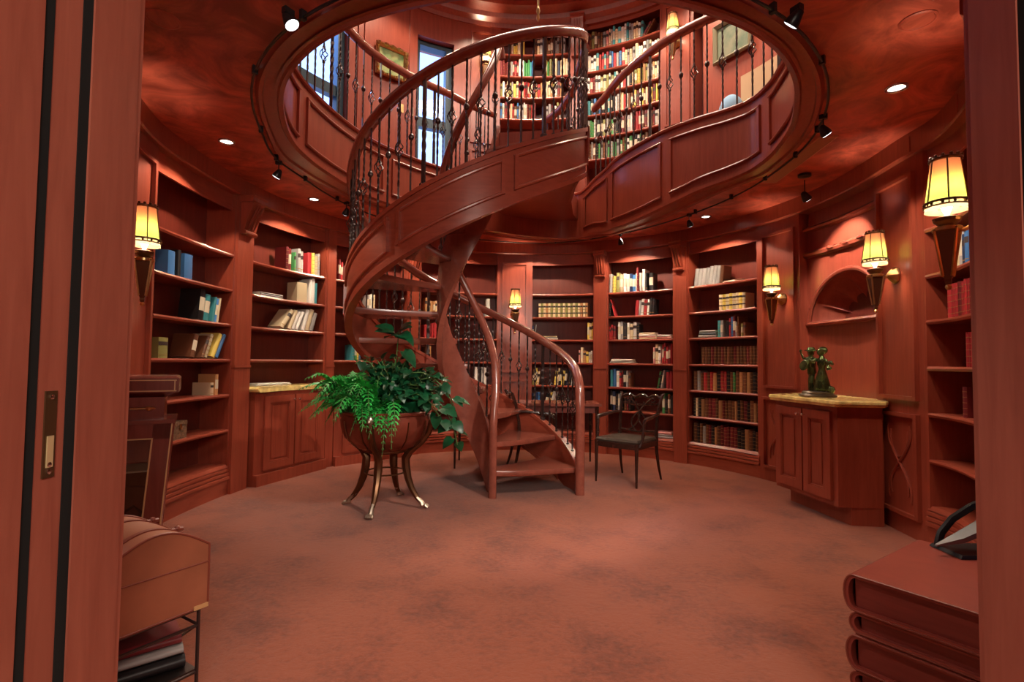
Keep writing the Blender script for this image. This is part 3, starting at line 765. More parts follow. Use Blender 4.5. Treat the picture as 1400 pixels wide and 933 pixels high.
# vent
t=thing('ceiling_vent','long brown slotted vent in the ceiling on the right','vent',(2.18,-.33,HC))
a=Vector((2.155,-.82,0)); b=Vector((2.20,.17,0)); u=(b-a).normalized(); ang=atan2(u.y,u.x); c=(a+b)/2
mb=MB(); Lv=(b-a).length
mb.box((c.x,c.y,HC-.004),(Lv,.135,.012),rz=ang); mb.build('vent_frame',mat('vent_frame_paint',(.66,.34,.20),.5),t)
mb=MB()
mb.box((c.x,c.y,HC-.012),(Lv-.03,.105,.006),rz=ang)
n=Vector((-u.y,u.x,0))
for k in range(-4,5): q=c+n*(k*.0115); mb.box((q.x,q.y,HC-.017),(Lv-.04,.005,.006),rz=ang)
mb.build('grille',PAINTG,t)
# chandelier drop
t=thing('chandelier','slender brass chandelier drop hanging at the top of the opening','chandelier',(.02,.0,4.4))
mb=MB(); mb.tube([(.02,0,4.46),(.02,0,6.6)],.009,8); mb.build('rod',BRASS,t)
mb=MB(); mb.lathe([(.002,4.36),(.012,4.38),(.016,4.40),(.01,4.43),(.02,4.46),(.009,4.5)],10,(.02,0,0)); mb.build('finial',BRASS,t)

# ------------------------------------------------------------------ books
BC={'r':('red',(.42,.03,.035)),'m':('maroon',(.17,.018,.022)),'w':('white',(.82,.78,.72)),'c':('cream',(.75,.60,.38)),'y':('yellow',(.78,.58,.12)),
 'o':('tan',(.48,.24,.10)),'b':('blue',(.06,.20,.48)),'d':('navy',(.02,.035,.09)),'k':('black',(.015,.013,.015)),'g':('green',(.08,.30,.10)),
 't':('teal',(.06,.32,.36)),'n':('brown',(.15,.055,.025)),'s':('grey',(.34,.32,.31)),'p':('pink',(.62,.26,.24)),'v':('olive',(.26,.25,.08))}
BM={}
for k,(nm,c) in BC.items():
    m,nt,b=new_mat('book_cloth_'+nm); N=nt.nodes; L=nt.links
    tc=N.new('ShaderNodeTexCoord'); oi=N.new('ShaderNodeObjectInfo'); hs=N.new('ShaderNodeHueSaturation'); hs.inputs['Color'].default_value=(*c,1)
    mr=N.new('ShaderNodeMapRange'); mr.inputs['To Min'].default_value=.65; mr.inputs['To Max'].default_value=1.3
    L.new(oi.outputs['Random'],mr.inputs['Value']); L.new(mr.outputs[0],hs.inputs['Value']); L.new(hs.outputs[0],b.inputs['Base Color'])
    b.inputs['Roughness'].default_value=.42; BM[k]=m
LABW=mat('spine_label_dark',(.05,.03,.03),.5); LABL=mat('spine_label_light',(.75,.66,.5),.5)
def book_proto(kind):   # unit book: x thickness, y depth (spine at y=0), z height
    mb=MB(); c=.06
    out=[(-.5,1),(-.5,.08),(-.34,.02),(0,-.012),(.34,.02),(.5,.08),(.5,1)]
    inn=[(.40,1),(.40,.10),(0,.07),(-.40,.10),(-.40,1)]
    poly=out+inn
    mb.prism(poly,0,1,0)
    mb.prism([(-.40,.08),(.40,.08),(.40,.965),(-.40,.965)],.02,.98,1)
    sp=out[1:-1]
    def band(z0,z1,mi,e=.006):
        f=[(x*1.02,y-e) for x,y in sp]; mb.prism(f+[(x*.9,y+.02) for x,y in reversed(sp)],z0,z1,mi)
    if kind=='ribbed':
        for z in (.12,.30,.48,.66,.84): band(z,z+.014,2,.014)
    elif kind=='label':
        band(.62,.80,3); band(.14,.17,2)
    elif kind=='title':
        band(.30,.74,4,.004)
    elif kind=='bands':
        band(.25,.33,3); band(.70,.82,3); band(.52,.55,2)
    return mb
BP={}
for k in ('plain','ribbed','label','title','bands'):
    o=book_proto(k).build('book_proto',[BM['r'],PAGE,GOLD,LABW,LABL],origin=(0,0,0),ang=50); BP[k]=o.data; bpy.data.objects.remove(o)
ORD=['first','second','third','fourth','fifth','sixth','seventh','eighth','ninth','tenth','eleventh','twelfth','thirteenth','fourteenth','fifteenth','sixteenth','seventeenth','eighteenth','nineteenth','twentieth','twenty-first','twenty-second','twenty-third','twenty-fourth','twenty-fifth','twenty-sixth','twenty-seventh','twenty-eighth','twenty-ninth','thirtieth','thirty-first','thirty-second','thirty-third','thirty-fourth','thirty-fifth','thirty-sixth','thirty-seventh','thirty-eighth','thirty-ninth','fortieth']
ROWS={}
BOOKS=[]     # every book is planned first
SHN={2.23:'top',1.90:'second',1.577:'third',1.25:'fourth',.925:'fifth',.60:'sixth',.277:'bottom',.975:'counter',5.92:'top',5.58:'second',5.25:'third',4.92:'fourth',4.58:'fifth',4.25:'sixth'}
def run(key,z,f0,cols,h=.24,t=.032,kind=None,lean=0,dp=.17,hv=.12,tv=.3,state=''):
    B=BAYS[key]; base=B['base']; W_=rad(B['p1']-B['p0'])*base((B['p0']+B['p1'])/2); R=base((B['p0']+B['p1'])/2)
    s=.02+f0*(W_-.04)
    row=ROWS.setdefault((key,z),[])
    extra=0
    for i,cc in enumerate(cols):
        if cc==' ': s+=t; continue
        tt=t*(1+tv*(random.random()*2-1)); hh=h*(1+hv*(random.random()*2-1)); dd=dp*(1+.1*random.random())
        L=lean if not isinstance(lean,(list,tuple)) else lean[i]
        if L: dx=abs(hh*sin(rad(L))) if i==0 else 0
        else: dx=0
        if L>0 and i==0: pass
        c_=s+tt/2
        phi=B['p0']+deg(c_/R)
        k=kind or random.choice(['plain','title','label','label','ribbed','title'])
        if i==0 and L>0: s0=s
        row.append(dict(key=key,z=z,phi=phi,t=tt,h=hh,d=dd,c=cc,kind=k,lean=L,flat=False,s=c_,base=base))
        s+=tt/max(.5,cos(rad(L)))+.0015
        if L==0 and random.random()<.06: s+=.004
def stack(key,z,f0,cols,h=.24,t=.022,dp=.16,rot=0):
    B=BAYS[key]; base=B['base']; R=base((B['p0']+B['p1'])/2); W_=rad(B['p1']-B['p0'])*R
    row=ROWS.setdefault((key,z),[]); zz=z; s=.02+f0*(W_-.04)+h/2
    for i,cc in enumerate(cols):
        tt=t*(1+.3*(random.random()*2-1)); hh=h*(1-.06*i-.05*random.random())
        row.append(dict(key=key,z=zz,zs=z,phi=B['p0']+deg(s/R),t=tt,h=hh,d=dp,c=cc,kind='plain',lean=0,flat=True,s=s+i*.0001,base=base,lvl=i,rot=(random.random()-.5)*.12)); zz+=tt+.001
# far left bay A
run('A',1.90,.20,'b',h=.2,t=.09,kind='plain'); run('A',1.90,.33,'k',h=.22,t=.02,kind='plain'); run('A',1.90,.40,'b',h=.2,t=.13,kind='plain',tv=.05)
run('A',1.577,.60,'kt',h=.24,t=.07,kind='title',lean=8,tv=.1); run('A',1.577,.78,'tbc',h=.23,t=.032,lean=10)
run('A',1.25,.0,'bm',h=.21,t=.028); run('A',1.25,.12,'v',h=.17,t=.16,kind='label',tv=.02); run('A',1.25,.52,'n',h=.23,t=.05,lean=18); run('A',1.25,.66,'nc',h=.24,t=.035,lean=26); run('A',1.25,.78,'yb',h=.24,t=.04,lean=30,kind='plain',hv=.03)
run('A',.925,.80,'c',h=.11,t=.03); run('A',.925,.86,'o',h=.19,t=.03,hv=.03)
# B
run('B',2.23,.50,'mm',h=.25,t=.045); run('B',2.23,.61,'g',h=.23,t=.025); run('B',2.23,.66,'sw',h=.27,t=.045); run('B',2.23,.79,'r',h=.25,t=.045,kind='plain'); run('B',2.23,.85,'ycs',h=.25,t=.036,hv=.1)
stack('B',1.90,.15,'wsw',h=.36,t=.014)
run('B',1.90,.66,'c',h=.25,t=.14,kind='plain',tv=.02); run('B',1.90,.82,'wwt',h=.26,t=.035,kind='plain')
run('B',1.577,.44,'c',h=.23,t=.05,lean=38); run('B',1.577,.55,'cww',h=.24,t=.035,lean=24,kind='plain'); run('B',1.577,.73,'wcs',h=.24,t=.045,lean=16,kind='plain')
stack('B',.977,.15,'ww',h=.5,t=.010,dp=.2)
# C
run('C',2.23,.05,'mr',h=.25,t=.035); run('C',1.90,.45,'swwc',h=.2,t=.03); run('C',1.25,.27,'tgyb',h=.19,t=.025); run('C',1.577,.5,'nmo',h=.2,t=.03)
# D
run('D',1.90,.06,'ocooc',h=.2,t=.035); run('D',1.90,.86,'w',h=.26,t=.045,kind='plain'); run('D',1.577,.05,'rrmrrm',h=.19,t=.035,kind='plain'); run('D',1.25,.08,'nco',h=.2,t=.03)
run('D',.925,.05,'nomcnoc',h=.19,t=.03,lean=10); run('D',.60,.1,'nkmo',h=.2,t=.03); run('D',.925,.72,'wwkww',h=.24,t=.035,kind='plain'); run('D',.60,.62,'cmwk',h=.2,t=.03)
# E
run('E',1.90,.10,'cvcocvcvcvcvcvcvcoco',h=.20,t=.033,kind='bands',hv=.01,tv=.02)
run('E',1.577,.0,'ds',h=.22,t=.022,lean=[0,6]); stack('E',1.577,.06,'wsc',h=.32,t=.018); run('E',1.577,.90,'ycy',h=.22,t=.026)
run('E',1.25,.76,'pcoyww',h=.19,t=.03,hv=.22)
run('E',.925,.0,'vyc',h=.22,t=.03,lean=5); run('E',.925,.36,'yckykdks',h=.22,t=.033,lean=7)
run('E',.60,.0,'dsdb',h=.23,t=.03); run('E',.60,.2,'kywsk',h=.22,t=.035,lean=12); stack('E',.60,.58,'bstb',h=.24,t=.022); stack('E',.60,.86,'wbw',h=.13,t=.03)
# F
run('F',2.23,.0,'syvcwwdbw',h=.25,t=.04); run('F',2.23,.42,'m',h=.33,t=.04,hv=0); run('F',2.23,.47,'wwk',h=.27,t=.04); run('F',2.23,.62,'k',h=.25,t=.05,kind='title')
run('F',1.90,.0,'k',h=.2,t=.03); run('F',1.90,.08,'r',h=.23,t=.022,lean=-14); run('F',1.90,.40,'rswrwkk',h=.21,t=.036,lean=4)
run('F',1.577,.0,'rrm',h=.20,t=.035); run('F',1.577,.14,'wskwcwk',h=.23,t=.042); stack('F',1.577,.44,'cpwc',h=.26,t=.026); stack('F',1.577,.74,'pw',h=.2,t=.022)
stack('F',1.25,.0,'wsww',h=.36,t=.014); run('F',1.25,.68,'pcw',h=.23,t=.036); run('F',1.25,.82,'rrrmr',h=.25,t=.030)
run('F',.925,.02,'tbw',h=.24,t=.04); run('F',.925,.16,'rmksn',h=.2,t=.03); run('F',.925,.74,'gks',h=.25,t=.028,lean=10); run('F',.925,.88,'rrr',h=.24,t=.034,kind='plain')
run('F',.60,.02,'kdksk',h=.25,t=.035); run('F',.60,.24,'nmk',h=.22,t=.03); run('F',.60,.82,'gknk',h=.25,t=.038)
stack('F',.277,.70,'ssp',h=.26,t=.028)
# G
run('G',2.23,.05,'sssssssn',h=.22,t=.046,kind='plain',lean=6,hv=.04,tv=.05); stack('G',2.23,.48,'wc',h=.26,t=.012)
run('G',1.90,.42,'cycyccyc',h=.19,t=.042,kind='bands',hv=.02,tv=.05)
stack('G',1.577,.12,'sks',h=.24,t=.036); run('G',1.577,.40,'ts',h=.21,t=.045); run('G',1.577,.52,'krbmsn',h=.21,t=.032,hv=.2); run('G',1.577,.74,'vn',h=.15,t=.032)
run('G',1.25,.16,'nnnmnnmnnnmnnnmnnn',h=.21,t=.040,kind='ribbed',hv=.02,tv=.05)
run('G',.925,.04,'nsnrnrokrrkngnononkko',h=.235,t=.040,kind='ribbed',hv=.07)
run('G',.60,.04,'kckonmmnomnnnoknmknokk',h=.225,t=.040,kind='ribbed',hv=.07)
run('G',.277,.04,'nknsnmkonmmmmmkkonknmn',h=.225,t=.040,kind='ribbed',hv=.08)
# H
run('H',1.90,.13,'swscsdb',h=.22,t=.04); run('H',1.577,.12,'rrrmrrrrrr',h=.23,t=.040,kind='ribbed',hv=.02,tv=.05); run('H',1.25,.32,'rrrrrr',h=.22,t=.038,kind='ribbed',hv=.02,tv=.05); run('H',.925,.26,'m',h=.22,t=.035,kind='ribbed')
# upper gallery
ra=random.Random(3)
def rnd(n,pool): return ''.join(ra.choice(pool) for _ in range(n))
P1='wcsnmrdktvyowspcb'
run('U1',5.92,.16,rnd(6,'wcssy'),h=.24,t=.032); run('U1',5.92,.5,rnd(14,'wcsnkksn'),h=.24,t=.032)
run('U1',5.58,.0,rnd(9,'mnrcsm'),h=.23,t=.03); run('U1',5.58,.27,'wwgggtb',h=.25,t=.034,kind='plain'); run('U1',5.58,.62,'gygv'+rnd(8,'mnkcd'),h=.25,t=.032)
run('U1',5.25,.0,rnd(28,'cnvycwrsmo'),h=.24,t=.033)
run('U1',4.92,.0,rnd(16,'wcsmbrn'),h=.24,t=.033); run('U1',4.92,.62,rnd(8,P1),h=.23,t=.033)
run('U2',5.92,.0,'mn'+rnd(4,'nmcv')+rnd(16,'twwscpst'),h=.26,t=.036); run('U2',5.92,.74,'mn',h=.24,t=.03,lean=32)
run('U2',5.58,.0,rnd(14,'rdtsbwrt')+rnd(14,'wpcwsrw'),h=.25,t=.036)
run('U2',5.25,.0,rnd(14,'mrvctws')+'rwk'+rnd(12,'vyscyow'),h=.25,t=.036)
run('U2',4.92,.0,rnd(12,'sbkwt')+rnd(16,'rymvwnc'),h=.25,t=.036)
run('U2',4.58,.0,rnd(10,'gvksw')+rnd(18,'rmwsnk'),h=.25,t=.036)
run('U2',4.25,.0,rnd(26,'wksgn'),h=.25,t=.036)

# camera constants
CAM=Vector((-.186,-4.58,1.25)); FPX=704.0; PT=.0408; RO=-.0109
def proj(p):
    q=Vector(p)-CAM; z=q.y*cos(PT)+q.z*sin(PT); u=q.x/z; v=(-q.y*sin(PT)+q.z*cos(PT))/z
    c,s_=cos(RO),sin(RO); return 700+FPX*(c*u-s_*v), 466.5-FPX*(s_*u+c*v), z
allb=[]
for (key,z),row in ROWS.items():
    row.sort(key=lambda b:b['s'])
    up=[b for b in row if not b['flat']]; fl=[b for b in row if b['flat']]
    sh=SHN[z] if z in SHN else 'counter'
    shn={'counter':'stone counter','bottom':'bottom ledge'}.get(sh,sh+' shelf')
    for i,b in enumerate(up):
        b['label']='%s%s book, %s standing from left, on %s, %s'%('leaning ' if abs(b['lean'])>3 else '',BC[b['c']][0],ORD[min(i,39)],shn,BAYS[key]['desc'])
        b['group']='books on %s of %s'%(shn,BAYS[key]['desc'])
    fl.sort(key=lambda b:(round(b['s'],2),b.get('lvl',0)))
    for i,b in enumerate(fl):
        b['label']='flat %s book, %s lying from lower left, on %s, %s'%(BC[b['c']][0],ORD[i],shn,BAYS[key]['desc'])
        b['group']='books on %s of %s'%(shn,BAYS[key]['desc'])
    allb+=row
for b in allb:
    p=PP(b['phi'],.03,b['z'],b['base']); x,y,d=proj(p); b['px']=(b['t']*b['h'] if not b['flat'] else b['t']*b['h'])/d/d
    vis = -20<x<1340 and 0<y<900
    hid = (484<x<640 and b['z']<2.3 and not b['key'].startswith('U')) 
    b['px']*= .15 if hid else 1
    if not vis: b['px']=0
allb.sort(key=lambda b:-b['px'])
allb=[b for b in allb if b['px']>0]
def book_matrix(b):
    rz=Matrix.Rotation(-rad(b['phi'])+b.get('rot',0),4,'Z')
    o=.025
    if b['flat']:
        M=Matrix.Translation(PP(b['phi'],o,b['z']+b['t']/2,b['base']))@rz@Matrix.Rotation(pi/2,4,'Y')@Matrix.Translation((0,0,-b['h']/2))
    else:
        L=b['lean']; lift=b['t']/2*abs(sin(rad(L)))
        M=Matrix.Translation(PP(b['phi'],o,b['z']+lift,b['base']))@rz@Matrix.Rotation(rad(L),4,'Y')
    return M@Matrix.Diagonal((b['t'],b['d'],b['h'],1))
NB=300
for b in allb[:NB]:
    o=bpy.data.objects.new('book',BP[b['kind']]); COL.objects.link(o); o.matrix_world=book_matrix(b)
    o.material_slots[0].link='OBJECT'; o.material_slots[0].material=BM[b['c']]
    tag(o,b['label'],'book',b['group'])
mats=[BM[k] for k in BC]+[PAGE,GOLD,LABW,LABL]; mb=MB(); kl=list(BC)
for b in allb[NB:]:
    M=book_matrix(b); me=BP[b['kind']]
    o_=len(mb.v); mb.v+=[tuple(M@v.co) for v in me.vertices]
    for p in me.polygons:
        mb.f.append(tuple(i+o_ for i in p.vertices)); mb.m.append(kl.index(b['c']) if p.material_index==0 else len(kl)+p.material_index-1)
if mb.v: tag(mb.build('books',mats,origin=(0,0,0)),'many small far books in mixed colours filling the remaining shelf rows','books',kind='stuff')

# ------------------------------------------------------------------ armchair
def chair(name,label,loc,rz,src=None):
    t=thing(name,label,'armchair',(0,0,0))
    # local: faces -y, width x
    sw,sd,shh=.25,.24,.445
    mb=MB(); 
    ring=lambda k,z,dz=0:[(x*k,y*k,z) for x,y in [(-.25,-.24),(-.1,-.262),(.1,-.262),(.25,-.24),(.235,.22),(-.235,.22)]]
    mb.loft([ring(1,.375),ring(1,.43),ring(.97,.435)]); mb.build('seat_frame',EBON,t)
    mb=MB(); mb.loft([ring(.96,.432),ring(.98,.448),ring(.93,.468),ring(.6,.476),ring(.1,.478)]); mb.build('seat',LEATH,t)
    for s in (-1,1):
        mb=MB(); mb.tube([(s*.235,-.235,.44),(s*.235,-.235,.36),(s*.235,-.237,.2),(s*.237,-.24,.0)],[.024,.022,.017,.012],6); mb.build('leg',EBON,t)
        mb=MB(); mb.tube([(s*.22,.22,.42),(s*.222,.232,.30),(s*.228,.262,.15),(s*.235,.31,.0)],[.022,.02,.016,.012],6); mb.build('leg',EBON,t)
        mb=MB(); mb.tube([(s*.22,.22,.40),(s*.222,.235,.6),(s*.23,.27,.78),(s*.245,.315,.90),(s*.258,.335,.92)],[.022,.019,.018,.02,.012],6); mb.build('back_post',EBON,t)
        mb=MB(); mb.tube([(s*.228,.26,.70),(s*.25,.17,.705),(s*.272,.04,.69),(s*.28,-.09,.68),(s*.278,-.14,.665),(s*.272,-.15,.64)],[.015,.017,.02,.022,.022,.016],8); mb.build('arm',EBON,t)
        mb=MB(); 
        mb.tube([(s*.245,-.19,.40),(s*.262,-.165,.47),(s*.268,-.16,.52),(s*.268,-.155,.56),(s*.27,-.15,.61),(s*.272,-.145,.65)],[.018,.014,.02,.013,.016,.014],8); mb.build('arm_support',EBON,t)
    # carved back: crest, splat of interlaced ribbons
    mb=MB(); n=20
    mb.tube([(-.24+.48*i/n,.30+.03*cos(pi*(i/n-.5)),.865+.03*abs(sin(3*pi*i/n))) for i in range(n+1)],[.014+.010*abs(sin(3*pi*i/n)) for i in range(n+1)],6)
    mb.tube([(-.23+.46*i/n,.285,.81-.02*sin(pi*i/n)) for i in range(n+1)],.011,6); mb.build('crest_rail',EBON,t)
    mb=MB()
    for s in (-1,1):
        mb.tube([(s*(.02+.07*sin(pi*1.6*i/n)),.235+.05*i/n,.50+.33*i/n) for i in range(n+1)],.010,6)
        mb.tube([(s*(.09-.10*sin(pi*1.1*i/n)),.235+.055*i/n,.52+.34*i/n) for i in range(n+1)],.009,6)
        mb.tube([(s*(.15+.03*cos(2*pi*i/n)),.285,.845+.02*sin(2*pi*i/n)) for i in range(n)],.007,5,closed=True)
    mb.tube([(-.22,.23,.52),(0,.235,.50),(.22,.23,.52)],.012,6)
    mb.build('splat',EBON,t)
    t.location=loc; t.rotation_euler=(0,0,rz); return t
fl,fr_,br,bl=[Vector(q) for q in ((.75,.964),(1.053,.598),(1.352,1.027),(1.072,1.229))]
cc=(fl+fr_+br+bl)/4; fw=((fl+fr_)/2-(br+bl)/2).normalized(); rz=atan2(fw.y,fw.x)+pi/2
ch=chair('armchair','dark carved armchair with black leather seat standing right of the stair foot',(cc.x,cc.y,0),rz)
dup(ch,(.10,1.40,0),rad(98),'dark carved armchair half hidden behind the first stair treads at the desk')
# writing desk behind the stair
t=thing('writing_desk','slim writing desk with thin dark legs standing behind the staircase','desk',(0,1.75,0))
mb=MB(); mb.box((0,1.74,.755),(1.74,.58,.03)); mb.build('top',WR,t)
mb=MB(); mb.box((0,1.74,.70),(1.64,.5,.08)); mb.build('apron',WD,t)
for x in (-.84,.82):
    for y in (1.48,2.0):
        mb=MB(); mb.tube([(x,y,.74),(x,y,.4),(x,y,.0)],[.022,.018,.011],8); mb.build('leg',EBON,t)

# ------------------------------------------------------------------ planter with plants
pc=Vector((-1.26,-.12,0))
t=thing('planter','round red bronze planter on four curved paw foot legs','planter',pc)
mb=MB(); mb.lathe([(.03,.46),(.13,.465),(.18,.49),(.27,.53),(.335,.60),(.365,.68),(.375,.75),(.365,.79),(.365,.80),(.385,.805),(.388,.82),(.38,.83),(.36,.828),(.345,.80),(.33,.74),(.02,.72)],40,pc); mb.build('bowl',POTM,t)
mb=MB(); mb.lathe([(.18,.475),(.195,.485),(.195,.505),(.18,.515)],36,pc); mb.build('waist_ring',BRONZE,t)
ang0=[atan2(q[1]-pc.y,q[0]-pc.x) for q in ((-1.592,-.059),(-1.295,-.465),(-1.218,.173),(-.921,-.123))]
for a in (pi*.95,-pi*.53,.45*pi,-.03*pi):
    d=Vector((cos(a),sin(a),0))
    prof=[(.385,.79,.018),(.388,.73,.024),(.37,.65,.026),(.31,.56,.024),(.215,.485,.026),(.175,.42,.030),(.18,.34,.030),(.20,.25,.026),(.235,.16,.022),(.28,.09,.018),(.32,.05,.016)]
    mb=MB(); mb.tube([pc+d*r+Vector((0,0,z)) for r,z,_ in prof],[q[2]*1.2 for q in prof],8,flat=.8); lg=mb.build('leg',BRONZE,t)
    mb=MB(); pb=pc+d*.33; sd=Vector((-d.y,d.x,0))
    mb.tube([pc+d*.26+Vector((0,0,.11)),pc+d*.32+Vector((0,0,.055)),pb+Vector((0,0,.03))],[.016,.02,.026],8)
    for k in (-1,-.33,.33,1): q=pb+d*.03+sd*k*.022; mb.tube([pb+Vector((0,0,.03)),q+Vector((0,0,.026)),q+d*.018+Vector((0,0,.012))],[.014,.013,.010],6)
    mb.build('paw_foot',PAW,lg)
    mb=MB(); q=pc+d*.385+Vector((0,0,.775)); mb.ball(q,.032,10,sc=(1,1,1.2)); mb.ball(q+d*.024+Vector((0,0,-.01)),.018,8); mb.build('mask',PAW,lg)
mb=MB()
for k in range(12):
    a=k*pi/6+.2; d=Vector((cos(a),sin(a),0)); mb.tube([pc+d*r+Vector((0,0,z)) for r,z in [(.19,.50),(.272,.533),(.338,.60),(.368,.68),(.378,.752)]],.006,5)
mb.build('bowl_ribs',BRONZE,t)
mb=MB(); mb.tube([pc+Vector((.17*cos(pi*k/12),.17*sin(pi*k/12),.30)) for k in range(24)],.007,6,closed=True); mb.build('stretcher_ring',BRONZE,t)
mb=MB(); mb.lathe([(.335,.755),(.33,.79),(.2,.80),(.01,.80)],28,pc); mb.build('soil',SOIL,t)

rp=random.Random(11)
def leaf(mb,p,d,up,L,Wd,droop=.3,mi=0):   # heart shaped leaf lying along d, 2 x 5 faces with a folded midrib
    d=Vector(d).normalized(); up=Vector(up); s=d.cross(up)
    if s.length<1e-3: s=d.orthogonal()
    s.normalize(); n=s.cross(d)
    prof=[(0,.0),(-.06,.55),(.18,.98),(.5,.86),(.78,.46),(1,0)]
    mid=[p+d*(L*max(u,0))-n*(-1)*0+n*(-droop*L*u*u) for u,_ in prof]
    l=[p+d*(L*u)+s*(w*Wd/2)+n*(.12*w*Wd-droop*L*max(u,0)**2) for u,w in prof]
    r=[p+d*(L*u)-s*(w*Wd/2)+n*(.12*w*Wd-droop*L*max(u,0)**2) for u,w in prof]
    mb.grid([l,mid,r],mi)
t=thing('ivy_plant','dark green broad leaved ivy trailing over the right of the planter','plant',pc+Vector((.1,0,.80)))
ml=MB(); ms=MB()
def vine(p0,pts_,n,L0,jit=.05):
    P=[Vector(p0)]+[Vector(q) for q in pts_]
    fine=[]
    for i in range(len(P)-1):
        for k in range(6): fine.append(P[i].lerp(P[i+1],k/6))
    fine.append(P[-1]); 
    for _ in range(3): fine=[fine[0]]+[(fine[i-1]+fine[i]*2+fine[i+1])/4 for i in range(1,len(fine)-1)]+[fine[-1]]
    ms.tube(fine,.004,5)
    for k in range(n):
        u=(k+.5)/n*(len(fine)-1); i=int(u); q=fine[i].lerp(fine[min(i+1,len(fine)-1)],u-i)
        d=Vector((rp.uniform(-1,1),rp.uniform(-1,.7),rp.uniform(-.6,.4))); d.normalize()
        L=L0*rp.uniform(.7,1.25); pet=q+d*L*.35+Vector((0,0,.02)); ms.tube([q,pet],.0022,4)
        leaf(ml,pet,d+Vector((0,0,-.25)),(rp.uniform(-.4,.4),-.5,1),L,L*.95)
b0=pc+Vector((.05,0,.80))
for k in range(125):
    a=rp.uniform(-pi,pi); rr=rp.uniform(.1,.46); hh=rp.uniform(.12,.5)*(1-.55*rr/.5)
    e=pc+Vector((.08+rr*cos(a)*1.05,rr*sin(a)*.8,.85+hh)); vine(b0+Vector((rp.uniform(-.2,.22),rp.uniform(-.2,.2),0)),[(b0+e)/2+Vector((0,0,.12)),e],7,.070)
vine(b0,[pc+Vector((.08,-.05,1.15)),pc+Vector((.10,-.08,1.40)),pc+Vector((.12,-.1,1.50))],6,.15)
for k in range(7): 
    d=Vector((rp.uniform(-1,1),-.6,rp.uniform(-.2,.7))); leaf(ml,pc+Vector((.11,-.12,1.47))+d*.04,d,(0,-.7,1),.15,.14)
vine(b0,[pc+Vector((.36,-.1,.98)),pc+Vector((.52,-.14,.86)),pc+Vector((.60,-.16,.70)),pc+Vector((.63,-.16,.56))],18,.105)
vine(b0,[pc+Vector((.30,-.2,.95)),pc+Vector((.46,-.22,.84)),pc+Vector((.52,-.24,.72))],12,.1)
vine(b0,[pc+Vector((.28,-.25,1.0)),pc+Vector((.42,-.28,.92)),pc+Vector((.50,-.28,.80))],14,.09)
vine(b0,[pc+Vector((.2,-.2,1.15)),pc+Vector((.36,-.2,1.16)),pc+Vector((.50,-.2,1.05))],14,.085)
vine(b0,[pc+Vector((-.02,-.2,1.1)),pc+Vector((-.1,-.2,1.25)),pc+Vector((-.22,-.2,1.22))],14,.085)
vine(b0,[pc+Vector((.3,.1,1.1)),pc+Vector((.5,.05,1.0)),pc+Vector((.58,0,.86))],10,.11)
ml.build('foliage',LEAFD,t,ang=80); ms.build('stem',STEM,t)
t=thing('fern_plant','bright green feathery fern fronds spreading over the left of the planter','plant',pc+Vector((-.15,0,.80)))
ml=MB(); ms=MB(); b0=pc+Vector((-.16,-.08,.80))
def frond(p,az,reach,rise,drop,n=14,wl=.10):
    d=Vector((cos(az),sin(az),0)); pts=[]
    for i in range(n+1):
        u=i/n; pts.append(p+d*(reach*u)+Vector((0,0,rise*sin(pi*min(u*.62,.5))*1.0 -drop*u*u)))
    ms.tube(pts,[.0045*(1-.8*i/n)+.001 for i in range(n+1)],4)
    sd=Vector((-d.y,d.x,0))
    for i in range(2,n+1):
        tn=(pts[i]-pts[i-1]).normalized(); w=wl*sin(pi*min(1,(i/n)*.75+.22))
        for s in (-1,1):
            dd=(sd*s+tn*.55+Vector((0,0,-.12+.25*rp.uniform(-1,1)))).normalized(); nn=dd.cross(tn)*s; q=pts[i]
            b=tn*(w*.24)
            ml.grid([[q-b*.4,q+dd*w*.5-b,q+dd*w-Vector((0,0,.012))],[q+b*.4,q+dd*w*.5+b*.5+Vector((0,0,.004)),q+dd*w*1.02-Vector((0,0,.012))]])
            # lobes
            ml.grid([[q+dd*w*.35,q+dd*w*.55+tn*w*.38],[q+dd*w*.6,q+dd*w*.7+tn*w*.30]])
for k in range(95):
    az=rp.uniform(.55*pi,1.62*pi); frond(b0+Vector((rp.uniform(-.14,.1),rp.uniform(-.16,.16),0)),az,rp.uniform(.20,.44),rp.uniform(.16,.42),rp.uniform(.10,.30))
for k in range(8): frond(b0+Vector((rp.uniform(-.1,.25),-.1,0)),rp.uniform(-.75*pi,-.3*pi),rp.uniform(.26,.38),rp.uniform(.15,.3),rp.uniform(.2,.42))
frond(pc+Vector((.08,-.25,.83)),-.5*pi,.2,.10,.42,wl=.06); frond(pc+Vector((.10,-.25,.83)),-.42*pi,.2,.14,.40,wl=.06)
ml.build('foliage',LEAFL,t,ang=80); ms.build('stem',STEM,t)

